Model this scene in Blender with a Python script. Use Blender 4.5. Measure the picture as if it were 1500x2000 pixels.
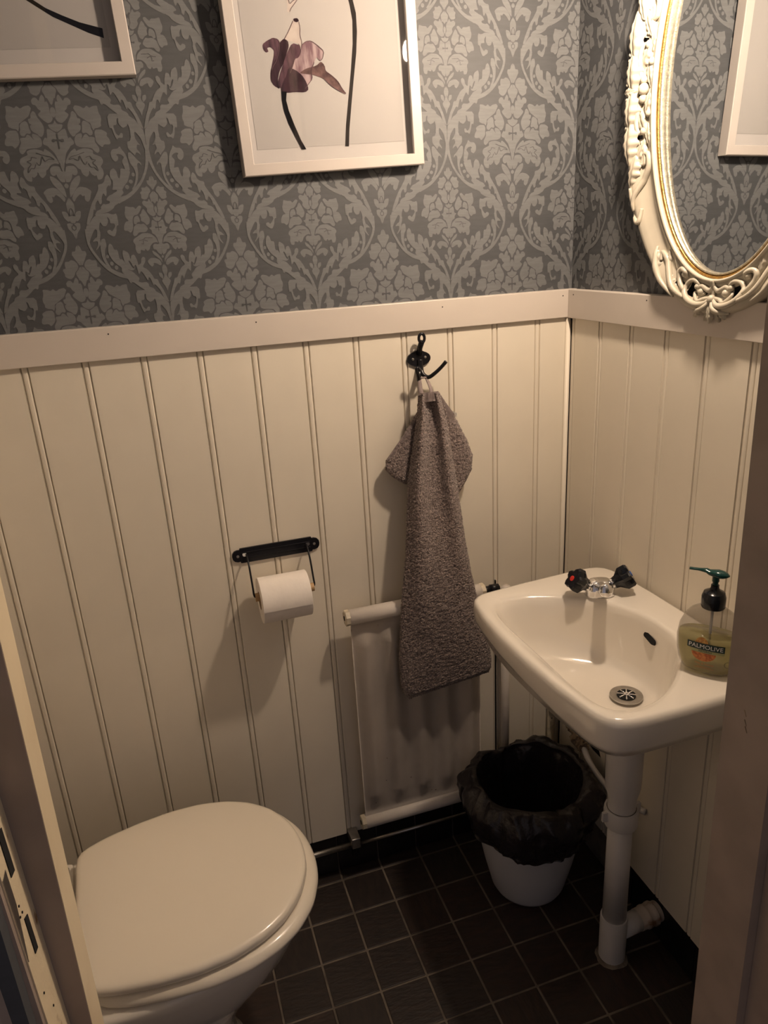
import bpy, bmesh, math, random
from math import sin, cos, pi, radians, sqrt
from mathutils import Vector, Matrix, noise
from mathutils.geometry import tessellate_polygon

for o in list(bpy.data.objects): bpy.data.objects.remove(o)
S = bpy.context.scene
C = S.collection
random.seed(7)

# ---------------------------------------------------------------- camera
CAM = Vector((-0.84636, -1.38054, 1.42790))
YAW, PITCH, ROLL, FPX = 0.296394, 0.347128, -0.0583325, 1441.183
_d = Vector((sin(YAW)*cos(PITCH), cos(YAW)*cos(PITCH), -sin(PITCH)))
_r = Vector((cos(YAW), -sin(YAW), 0))
_u = _r.cross(_d)
_r2 = _r*cos(ROLL) + _u*sin(ROLL)
_u2 = -_r*sin(ROLL) + _u*cos(ROLL)
cd = bpy.data.cameras.new('camera')
cam = bpy.data.objects.new('camera', cd); C.objects.link(cam)
cd.sensor_fit = 'HORIZONTAL'; cd.sensor_width = 36; cd.lens = FPX*36/1500
cd.clip_start = 0.02
M = Matrix((( _r2.x, _u2.x, -_d.x, CAM.x), (_r2.y, _u2.y, -_d.y, CAM.y), (_r2.z, _u2.z, -_d.z, CAM.z), (0, 0, 0, 1)))
cam.matrix_world = M
S.camera = cam

# ---------------------------------------------------------------- world, exposure (the lamp's own light is in its builder)
W = bpy.data.worlds.new('world'); S.world = W; W.use_nodes = True
W.node_tree.nodes['Background'].inputs[0].default_value = (1.0, 0.88, 0.92, 1)
W.node_tree.nodes['Background'].inputs[1].default_value = 0.18
S.view_settings.view_transform = 'Standard'; S.view_settings.look = 'None'
S.view_settings.gamma = 1; S.view_settings.use_curve_mapping = False
S.view_settings.exposure = 0.0
LAMP_COL = (1.0, 0.775, 0.58)
LAMP_E = 815.0
LAMP_POS = Vector((-0.152, -0.475, 1.82))

# ---------------------------------------------------------------- materials
def nt(name):
    m = bpy.data.materials.new(name); m.use_nodes = True
    return m, m.node_tree, m.node_tree.nodes['Principled BSDF']

def pbr(name, col, rough=0.5, metal=0.0, var=0.0, vscale=8.0, bump=0.0, bscale=200.0, bdist=0.001, col2=None, coat=0.0, spec=0.5, lo=0.4, hi=0.6, stretch=None, sheen=0.0):
    m, t, b = nt(name)
    b.inputs['Base Color'].default_value = (*col, 1); b.inputs['Roughness'].default_value = rough
    b.inputs['Metallic'].default_value = metal
    b.inputs['Specular IOR Level'].default_value = spec
    if coat: b.inputs['Coat Weight'].default_value = coat; b.inputs['Coat Roughness'].default_value = 0.06
    if sheen: b.inputs['Sheen Weight'].default_value = sheen
    tc = t.nodes.new('ShaderNodeTexCoord')
    src = tc.outputs['Object']
    if stretch:
        mp = t.nodes.new('ShaderNodeMapping'); mp.inputs['Scale'].default_value = stretch
        t.links.new(src, mp.inputs['Vector']); src = mp.outputs['Vector']
    if var or col2:
        n = t.nodes.new('ShaderNodeTexNoise'); n.inputs['Scale'].default_value = vscale; n.inputs['Detail'].default_value = 6
        t.links.new(src, n.inputs['Vector'])
        r = t.nodes.new('ShaderNodeValToRGB'); t.links.new(n.outputs['Fac'], r.inputs['Fac'])
        c2 = col2 or tuple(max(0, c*(1-var)) for c in col)
        r.color_ramp.elements[0].position = lo; r.color_ramp.elements[1].position = hi
        r.color_ramp.elements[0].color = (*c2, 1); r.color_ramp.elements[1].color = (*col, 1)
        t.links.new(r.outputs['Color'], b.inputs['Base Color'])
    if bump:
        n2 = t.nodes.new('ShaderNodeTexNoise'); n2.inputs['Scale'].default_value = bscale; n2.inputs['Detail'].default_value = 4
        t.links.new(src, n2.inputs['Vector'])
        bp = t.nodes.new('ShaderNodeBump'); bp.inputs['Strength'].default_value = bump; bp.inputs['Distance'].default_value = bdist
        t.links.new(n2.outputs['Fac'], bp.inputs['Height']); t.links.new(bp.outputs['Normal'], b.inputs['Normal'])
    return m

def clearmat(name, tint, tfac, rough=0.05, body=None):
    """thin clear sheet: transparent, with a fresnel gloss; body = diffuse colour of what fills it"""
    m = bpy.data.materials.new(name); m.use_nodes = True; t = m.node_tree; t.nodes.clear()
    out = t.nodes.new('ShaderNodeOutputMaterial')
    tr = t.nodes.new('ShaderNodeBsdfTransparent'); tr.inputs[0].default_value = (*tint, 1)
    gl = t.nodes.new('ShaderNodeBsdfGlossy'); gl.inputs['Roughness'].default_value = rough; gl.inputs[0].default_value = (1, 1, 1, 1)
    lw = t.nodes.new('ShaderNodeLayerWeight'); lw.inputs[0].default_value = 0.5
    pw_ = t.nodes.new('ShaderNodeMath'); pw_.operation = 'POWER'; pw_.inputs[1].default_value = 4.5; t.links.new(lw.outputs['Facing'], pw_.inputs[0])
    fr = t.nodes.new('ShaderNodeMath'); fr.operation = 'MULTIPLY_ADD'; fr.inputs[1].default_value = 0.85; fr.inputs[2].default_value = 0.014; t.links.new(pw_.outputs[0], fr.inputs[0])
    mix = t.nodes.new('ShaderNodeMixShader')
    base = tr.outputs[0]
    if body:
        df = t.nodes.new('ShaderNodeBsdfDiffuse'); df.inputs[0].default_value = (*body, 1)
        mb = t.nodes.new('ShaderNodeMixShader'); mb.inputs[0].default_value = 1-tfac
        t.links.new(tr.outputs[0], mb.inputs[1]); t.links.new(df.outputs[0], mb.inputs[2]); base = mb.outputs[0]
    t.links.new(fr.outputs[0], mix.inputs[0]); t.links.new(base, mix.inputs[1]); t.links.new(gl.outputs[0], mix.inputs[2])
    t.links.new(mix.outputs[0], out.inputs['Surface'])
    return m

MT = dict(
    panel=pbr('painted panel', (0.80, 0.735, 0.62), 0.42, var=0.05, vscale=5, bump=0.25, bscale=60, bdist=0.0006, spec=0.35),
    rail=pbr('painted rail', (0.62, 0.56, 0.50), 0.36, var=0.04, vscale=6, bump=0.15, bscale=90, bdist=0.0004),
    paper=pbr('wallpaper ground', (0.060, 0.064, 0.070), 0.62, var=0.10, vscale=30, bump=0.25, bscale=900, bdist=0.0002, stretch=(1, 1, 6)),
    print=pbr('wallpaper print', (0.136, 0.142, 0.148), 0.6, var=0.10, vscale=40, bump=0.35, bscale=700, bdist=0.0003, stretch=(1, 1, 8)),
    tile=pbr('dark slate tile', (0.034, 0.022, 0.018), 0.5, col2=(0.019, 0.014, 0.013), vscale=26, bump=0.5, bscale=45, bdist=0.002, stretch=(1, 3, 1), lo=0.35, hi=0.7),
    tile2=pbr('dark red slate tile', (0.043, 0.022, 0.016), 0.5, col2=(0.021, 0.014, 0.012), vscale=22, bump=0.5, bscale=40, bdist=0.002, stretch=(1, 3, 1), lo=0.35, hi=0.7),
    wtile=pbr('black skirting tile', (0.012, 0.011, 0.012), 0.3, var=0.3, vscale=30, bump=0.2, bscale=60, bdist=0.001),
    grout=pbr('grey brown grout', (0.20, 0.165, 0.13), 0.85, var=0.45, vscale=14, bump=0.5, bscale=300),
    wall=pbr('white plaster', (0.55, 0.53, 0.50), 0.8, var=0.04),
    porcelain=pbr('white porcelain', (0.80, 0.745, 0.66), 0.12, var=0.02, vscale=3, coat=0.6),
    seat=pbr('cream lacquered seat', (0.84, 0.765, 0.64), 0.25, var=0.02, vscale=3, coat=0.25),
    chrome=pbr('chrome', (0.86, 0.86, 0.88), 0.10, metal=1.0, var=0.05, vscale=60),
    steel=pbr('brushed steel', (0.50, 0.48, 0.45), 0.35, metal=1.0, var=0.15, vscale=80, bump=0.1, bscale=500),
    black=pbr('black enamel', (0.008, 0.008, 0.011), 0.30, var=0.2, vscale=50, bump=0.15, bscale=400, spec=0.35),
    blackplastic=pbr('black plastic', (0.010, 0.011, 0.015), 0.18, var=0.1, vscale=50, spec=0.4),
    dark=pbr('dark void', (0.004, 0.004, 0.004), 0.9, var=0.2),
    red=pbr('red dot', (0.62, 0.03, 0.02), 0.4, var=0.05), blue=pbr('blue dot', (0.02, 0.12, 0.50), 0.4, var=0.05),
    towel=pbr('grey brown terry cloth', (0.34, 0.27, 0.245), 0.95, col2=(0.13, 0.098, 0.092), vscale=330, bump=1.0, bscale=360, bdist=0.005, spec=0.1, lo=0.40, hi=0.58, sheen=0.3),
    hem=pbr('grey woven hem', (0.30, 0.245, 0.235), 0.8, var=0.15, vscale=120, bump=0.4, bscale=900, spec=0.15),
    label=pbr('white care label', (0.8, 0.78, 0.75), 0.7, var=0.05),
    paperroll=pbr('toilet paper', (0.86, 0.80, 0.74), 0.9, var=0.03, vscale=40, bump=0.4, bscale=160, bdist=0.0006, spec=0.1),
    card=pbr('grey card', (0.30, 0.21, 0.13), 0.8, var=0.1),
    wood=pbr('pale turned wood', (0.52, 0.33, 0.16), 0.5, var=0.25, vscale=40, stretch=(1, 8, 8)),
    radiator=pbr('thick painted steel', (0.74, 0.68, 0.62), 0.36, var=0.10, vscale=7, bump=0.6, bscale=45, bdist=0.002),
    chipped=pbr('yellowed chipped paint', (0.66, 0.58, 0.44), 0.45, var=0.3, vscale=60, bump=0.5, bscale=120, bdist=0.001),
    pvc=pbr('white drain plastic', (0.66, 0.64, 0.63), 0.33, var=0.05, vscale=9),
    pvcold=pbr('stained plastic', (0.55, 0.48, 0.42), 0.5, col2=(0.24, 0.13, 0.07), vscale=30, lo=0.36, hi=0.5),
    bin=pbr('white bin plastic', (0.60, 0.60, 0.63), 0.42, var=0.04),
    bag=pbr('black bin liner', (0.020, 0.016, 0.019), 0.33, var=0.3, vscale=14, bump=0.9, bscale=38, bdist=0.006, spec=0.45),
    mframe=pbr('cream painted carving', (0.50, 0.46, 0.375), 0.38, var=0.05, vscale=20, bump=0.2, bscale=120, bdist=0.0006, coat=0.15),
    gold=pbr('gold leaf', (0.72, 0.42, 0.12), 0.32, metal=0.9, var=0.35, vscale=160, bump=0.5, bscale=400),
    silver=pbr('champagne beading', (0.62, 0.58, 0.46), 0.3, metal=0.8, var=0.3, vscale=200, bump=0.5, bscale=500),
    pframe=pbr('white picture frame', (0.50, 0.46, 0.43), 0.38, var=0.04, vscale=10, bump=0.15, bscale=200, bdist=0.0004, stretch=(1, 1, 1)),
    mat=pbr('white mount', (0.50, 0.48, 0.47), 0.9, var=0.01), prt=pbr('photo paper', (0.40, 0.385, 0.375), 0.7, var=0.02),
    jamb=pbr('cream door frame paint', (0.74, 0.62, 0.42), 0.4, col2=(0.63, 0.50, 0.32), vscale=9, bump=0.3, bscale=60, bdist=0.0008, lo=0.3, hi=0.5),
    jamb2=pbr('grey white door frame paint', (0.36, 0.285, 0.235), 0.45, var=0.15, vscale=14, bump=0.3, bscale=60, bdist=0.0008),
    worn=pbr('worn cream paint with bare wood', (0.74, 0.62, 0.42), 0.5, col2=(0.30, 0.17, 0.07), vscale=38, bump=0.8, bscale=70, bdist=0.002, lo=0.34, hi=0.42),
    lagging=pbr('crumbling pipe lagging', (0.34, 0.25, 0.16), 0.9, col2=(0.06, 0.04, 0.03), vscale=45, bump=1.0, bscale=80, bdist=0.006, lo=0.35, hi=0.6),
    green=pbr('dark green plastic', (0.004, 0.045, 0.040), 0.16, var=0.1, vscale=30),
    lgreen=pbr('label dark green', (0.006, 0.030, 0.028), 0.4, var=0.05), lwhite=pbr('label white', (0.85, 0.85, 0.83), 0.5, var=0.03),
    lpale=pbr('label pale green', (0.36, 0.36, 0.17), 0.5, var=0.06), lorange=pbr('label waffle orange', (0.62, 0.22, 0.05), 0.5, col2=(0.40, 0.09, 0.02), vscale=260),
    lcream=pbr('label honey', (0.72, 0.42, 0.12), 0.5, col2=(0.5, 0.22, 0.05), vscale=260), ltext=pbr('label brown print', (0.40, 0.14, 0.04), 0.5, var=0.05),
    hallfloor=pbr('hall floor boards', (0.20, 0.12, 0.07), 0.5, var=0.3, vscale=10, stretch=(8, 1, 1)),
    a_dark=pbr('print near black', (0.004, 0.0035, 0.005), 0.7, spec=0.08, var=0.1), a_stem=pbr('print grey stem', (0.026, 0.021, 0.019), 0.7, spec=0.08, var=0.3, vscale=20),
    a_mid=pbr('print mauve', (0.115, 0.062, 0.080), 0.7, spec=0.08, col2=(0.045, 0.024, 0.033), vscale=70, lo=0.35, hi=0.65, stretch=(2, 1, .5)),
    a_dark2=pbr('print dark plum', (0.050, 0.025, 0.035), 0.7, spec=0.08, col2=(0.018, 0.010, 0.014), vscale=60, lo=0.35, hi=0.65, stretch=(2, 1, .5)),
    a_pale=pbr('print pale mauve', (0.40, 0.31, 0.32), 0.7, spec=0.08, col2=(0.17, 0.10, 0.12), vscale=45, lo=0.35, hi=0.62, stretch=(3, 1, .6)),
    a_brown=pbr('print brown mauve', (0.16, 0.095, 0.09), 0.7, spec=0.08, col2=(0.07, 0.04, 0.04), vscale=90, lo=0.35, hi=0.65),
    a_faint=pbr('print faint petal', (0.50, 0.45, 0.42), 0.7, spec=0.08, col2=(0.42, 0.36, 0.34), vscale=60, lo=0.35, hi=0.65),
    a_line=pbr('print petal outline', (0.13, 0.08, 0.09), 0.7, spec=0.08, var=0.2),
)
m, t, b = nt('mirror silver'); b.inputs['Metallic'].default_value = 1; b.inputs['Roughness'].default_value = 0.0
n = t.nodes.new('ShaderNodeRGB'); n.outputs[0].default_value = (0.80, 0.82, 0.83, 1); t.links.new(n.outputs[0], b.inputs['Base Color']); MT['mirror'] = m
MT['glass'] = clearmat('picture glass', (0.98, 0.98, 0.98), 1.0, 0.02)
MT['clear'] = clearmat('clear bottle plastic', (0.86, 0.85, 0.83), 0.74, 0.08, body=(0.34, 0.30, 0.26))
MT['soap'] = clearmat('pale yellow green soap', (0.90, 0.88, 0.60), 0.55, 0.1, body=(0.62, 0.57, 0.30))
m, t, b = nt('lit bulb glass'); b.inputs['Emission Color'].default_value = (*LAMP_COL, 1); b.inputs['Emission Strength'].default_value = LAMP_E; MT['bulb'] = m

# ---------------------------------------------------------------- helpers
def wm(o):
    m = Matrix.Identity(4)
    while o is not None:
        m = o.matrix_basis @ m; o = o.parent
    return m

def thing(name, label, cat, loc=(0, 0, 0), rot=(0, 0, 0), group=None):
    o = bpy.data.objects.new(name, None); C.objects.link(o); o.location = loc; o.rotation_euler = rot
    o.empty_display_size = 0.02
    o['label'] = label; o['category'] = cat
    if group: o['group'] = group
    return o

def obj(name, bm, mat, parent=None, smooth=False, local=False, label=None, kind=None, auto=None):
    """one mesh object; bm is in world coordinates unless local"""
    if parent is not None and not local: bm.transform(wm(parent).inverted())
    bmesh.ops.recalc_face_normals(bm, faces=bm.faces)
    if auto is not None:
        smooth = True
        for e in bm.edges:
            if len(e.link_faces) == 2 and e.calc_face_angle(0) > auto: e.smooth = False
    me = bpy.data.meshes.new(name); bm.to_mesh(me); bm.free()
    if smooth:
        for p in me.polygons: p.use_smooth = True
    me.materials.append(MT[mat] if isinstance(mat, str) else mat)
    o = bpy.data.objects.new(name, me); C.objects.link(o)
    if parent is not None: o.parent = parent
    if label: o['label'] = label
    if kind: o['kind'] = kind
    return o

def struct(o, label, cat):
    o['kind'] = 'structure'; o['label'] = label; o['category'] = cat; return o

def dup(src, parent, loc, name=None):
    o = bpy.data.objects.new(name or src.name.split('.')[0], src.data); C.objects.link(o); o.parent = parent; o.location = loc
    return o

def add_box(bm, x0, x1, y0, y1, z0, z1, bev=0.0):
    vs = [bm.verts.new(p) for p in [(x0, y0, z0), (x1, y0, z0), (x1, y1, z0), (x0, y1, z0), (x0, y0, z1), (x1, y0, z1), (x1, y1, z1), (x0, y1, z1)]]
    fs = [bm.faces.new([vs[i] for i in f]) for f in ((0, 1, 2, 3), (4, 5, 6, 7), (0, 1, 5, 4), (1, 2, 6, 5), (2, 3, 7, 6), (3, 0, 4, 7))]
    if bev:
        es = set(e for f in fs for e in f.edges)
        bmesh.ops.bevel(bm, geom=list(es), offset=bev, segments=2, affect='EDGES', profile=0.5)
    return bm

def box(*a, bev=0.0): return add_box(bmesh.new(), *a, bev=bev)

def loft(bm, loops, close=True, cap0=True, cap1=True):
    rows = [[bm.verts.new(p) for p in L] for L in loops]
    n = len(rows[0])
    for a, b_ in zip(rows, rows[1:]):
        for i in range(n if close else n-1):
            j = (i+1) % n
            bm.faces.new((a[i], a[j], b_[j], b_[i]))
    if cap0: bm.faces.new(rows[0])
    if cap1: bm.faces.new(rows[-1])
    return rows

def spline(pts, k=6):
    P = [Vector(p) for p in pts]; out = []
    for i in range(len(P)-1):
        a, b_, c, d = P[max(i-1, 0)], P[i], P[i+1], P[min(i+2, len(P)-1)]
        for s in range(k):
            f = s/k
            out.append(0.5*(2*b_+(c-a)*f+(2*a-5*b_+4*c-d)*f*f+(3*b_-a-3*c+d)*f**3))
    out.append(P[-1]); return out

def tube(bm, pts, r, n=12, cap=True, flat=1.0, up=None):
    P = [Vector(p) for p in pts]; loops = []
    R = r if hasattr(r, '__len__') else [r]*len(P)
    if len(R) != len(P): R = [R[min(len(R)-1, int(i*(len(R)-1)/(len(P)-1)))]*(1-((i*(len(R)-1)/(len(P)-1)) % 1)) + R[min(len(R)-1, int(i*(len(R)-1)/(len(P)-1))+1)]*((i*(len(R)-1)/(len(P)-1)) % 1) for i in range(len(P))]
    ref = Vector(up) if up else None
    for i, p in enumerate(P):
        tg = (P[min(i+1, len(P)-1)]-P[max(i-1, 0)]).normalized()
        if ref is None:
            ref = Vector((0, 0, 1)) if abs(tg.z) < 0.9 else Vector((1, 0, 0))
        nn = (ref - tg*ref.dot(tg)).normalized(); bb = tg.cross(nn)
        if up is None: ref = nn
        loops.append([p + (nn*cos(2*pi*k/n)*flat + bb*sin(2*pi*k/n))*max(R[i], 1e-5) for k in range(n)])
    loft(bm, loops, cap0=cap, cap1=cap); return bm

def lathe(bm, prof, n=32, mat=None, cap0=True, cap1=True):
    mt_ = mat or Matrix.Identity(4)
    loops = [[mt_ @ Vector((max(r, 1e-5)*cos(2*pi*k/n), max(r, 1e-5)*sin(2*pi*k/n), z)) for k in range(n)] for r, z in prof]
    loft(bm, loops, cap0=cap0, cap1=cap1); return bm

def axis_mat(o, d):
    q = Vector(d).normalized().to_track_quat('Z', 'Y'); return Matrix.Translation(Vector(o)) @ q.to_matrix().to_4x4()

def flat_poly(bm, pts3):
    """tessellated flat polygon (a printed shape)"""
    try: tr = tessellate_polygon([pts3])
    except Exception: return
    vs = [bm.verts.new(p) for p in pts3]
    for a, b_, c in tr:
        try: bm.faces.new((vs[a], vs[b_], vs[c]))
        except ValueError: pass

def prism(bm, pts, y0, y1, f=lambda a, y, b: (a, y, b)):
    loft(bm, [[f(a, y0, b_) for a, b_ in pts], [f(a, y1, b_) for a, b_ in pts]])
    return bm

def text_bm(txt, size, bold=0.0):
    cu = bpy.data.curves.new('t', 'FONT'); cu.body = txt; cu.size = size; cu.align_x = 'CENTER'; cu.align_y = 'CENTER'; cu.offset = bold; cu.resolution_u = 3
    o = bpy.data.objects.new('t', cu); C.objects.link(o); bpy.context.view_layer.update()
    me = bpy.data.meshes.new_from_object(o.evaluated_get(bpy.context.evaluated_depsgraph_get()))
    bm = bmesh.new(); bm.from_mesh(me); bmesh.ops.triangulate(bm, faces=bm.faces)
    bpy.data.objects.remove(o); bpy.data.meshes.remove(me); return bm

# ---------------------------------------------------------------- room shell
XL, YF, ZC = -1.30, -0.88, 2.36        # left wall, front wall (inner faces), ceiling
HS, HB, HR = 0.1087, 1.2668, 1.3223    # skirting top, rail bottom, rail top
PY = 0.012                             # wallpaper lies this far behind the board faces

floor = struct(obj('floor', box(XL-.1, .1, YF-.10, .1, -.06, -.0014), 'grout'), 'small square dark slate floor tiles with pale grout lines', 'floor')
hall = struct(obj('floor_hall', box(-2.6, 1.2, -3.2, YF-.10, -.06, -.002), 'hallfloor'), 'floor of the hall in front of the doorway', 'floor')
TX0, TY0, TP = -0.6901, 0.0730, 0.10
def tile_mesh(w, h, mat, seed):
    rnd = random.Random(seed)
    bm = box(-w/2, w/2, -h/2, h/2, -.006, 0, bev=.0014)
    for v in bm.verts: v.co.z += rnd.uniform(-.0003, .0003) if v.co.z > -.003 else 0
    return bm
tiles = []
for k in range(4):
    tiles.append(obj('tile', tile_mesh(.0958, .0958, 'tile', k), 'tile' if k % 2 else 'tile2', floor))
    tiles[-1].location = (0, 0, 0)
first = [True]*4
nx0 = int((XL-TX0)/TP)-1
for i in range(nx0, 8):
    for j in range(0, 10):
        x0, x1 = TX0+TP*(i-1), TX0+TP*i; y1, y0 = TY0-TP*(j), TY0-TP*(j+1)
        if x0 > -0.01 or x1 < XL or y0 > -.01 or y1 < YF-.08: continue
        k = random.randrange(4)
        cx, cy = (x0+x1)/2, (y0+y1)/2
        loc = (cx, cy, 0)
        if y1 > 0 or x1 > .011:     # cut tiles along the walls
            xx1 = min(x1, .008); yy1 = min(y1, .006)
            bm = box(x0+.002, xx1-.002 if x1 > .011 else x1-.002, y0+.002, yy1, -.006, 0, bev=.0014)
            obj('tile', bm, 'tile', floor); continue
        if first[k]: tiles[k].location = loc; first[k] = False
        else:
            o = dup(tiles[k], floor, loc, 'tile'); o.rotation_euler = (0, 0, random.choice([0, pi/2, pi]))

wb = struct(obj('wall_back', box(XL-.1, .1, PY, PY+.1, 0, ZC), 'paper'), 'back wall with dark grey damask wallpaper above cream beadboard panelling', 'wall')
wr = struct(obj('wall_right', box(PY, PY+.1, YF-.1, PY, 0, ZC), 'paper'), 'right wall with dark grey damask wallpaper above cream beadboard panelling', 'wall')
wl = struct(obj('wall_left', box(XL-.1, XL, YF-.1, PY, 0, ZC), 'paper'), 'left wall behind the toilet with dark damask wallpaper', 'wall')
struct(obj('ceiling', box(XL-.1, PY+.1, YF-.1, PY+.1, ZC, ZC+.05), 'wall'), 'white ceiling of the small toilet room', 'ceiling')
bm = box(XL-.1, -.985, YF-.10, YF, 0, ZC); add_box(bm, -.325, PY, YF-.10, YF, 0, ZC); add_box(bm, -.985, -.325, YF-.10, YF, 2.06, ZC)
struct(obj('wall_front', bm, 'paper'), 'plain dark wall around the doorway', 'wall')

# beadboard: every board is a part; a small bead runs along its first edge
def board_bm(w, z0, z1, f, w2=None):
    w2 = w2 or w
    prof = [(0.0003, .010), (0.0003, .0012), (.0013, .0042), (.0026, .0010), (.0048, .0002), (.0085, .0002), (.0105, .0010), (.0118, .0042), (.0130, .0005), (.0142, 0), (w2-.0003, 0), (w2-.0003, .010)]
    bm = bmesh.new()
    loft(bm, [[f(a, d, z0) for a, d in prof], [f(a, d, z1) for a, d in prof]])
    return bm
GP = 0.09706
bx = -1.0430-.0068
b0 = None
k = -3
while bx+GP*k < -0.004:
    x = bx+GP*k; w = min(GP, -.0005-x)
    if x < XL+.003: k += 1; continue
    if abs(w-GP) < 1e-6 and b0 is not None: dup(b0, wb, (x, 0, 0), 'board')
    else:
        o = obj('board', board_bm(GP, HS, HR-.004, lambda a, d, z: (a, d, z), w2=w), 'panel', wb)
        o.location = (x, 0, 0)
        if abs(w-GP) < 1e-6: b0 = o
    k += 1
y = -.0105; b0 = None; GR = 0.098
while y > YF+.003:
    w = min(GR, y-YF)
    if abs(w-GR) < 1e-6 and b0 is not None: dup(b0, wr, (0, y, 0), 'board')
    else:
        o = obj('board', board_bm(GR, HS-.004, HR-.004, lambda a, d, z: (d, -a, z), w2=w), 'panel', wr); o.location = (0, y, 0); b0 = b0 or o
    y -= GR
y = 0.0; b0 = None
while y > YF+.003:
    w = min(GR, y-YF)
    o = obj('board', board_bm(GR, HS, HR-.004, lambda a, d, z: (-d, -a, z), w2=w), 'panel', wl); o.location = (XL+.010, y, 0)
    y -= GR

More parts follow.
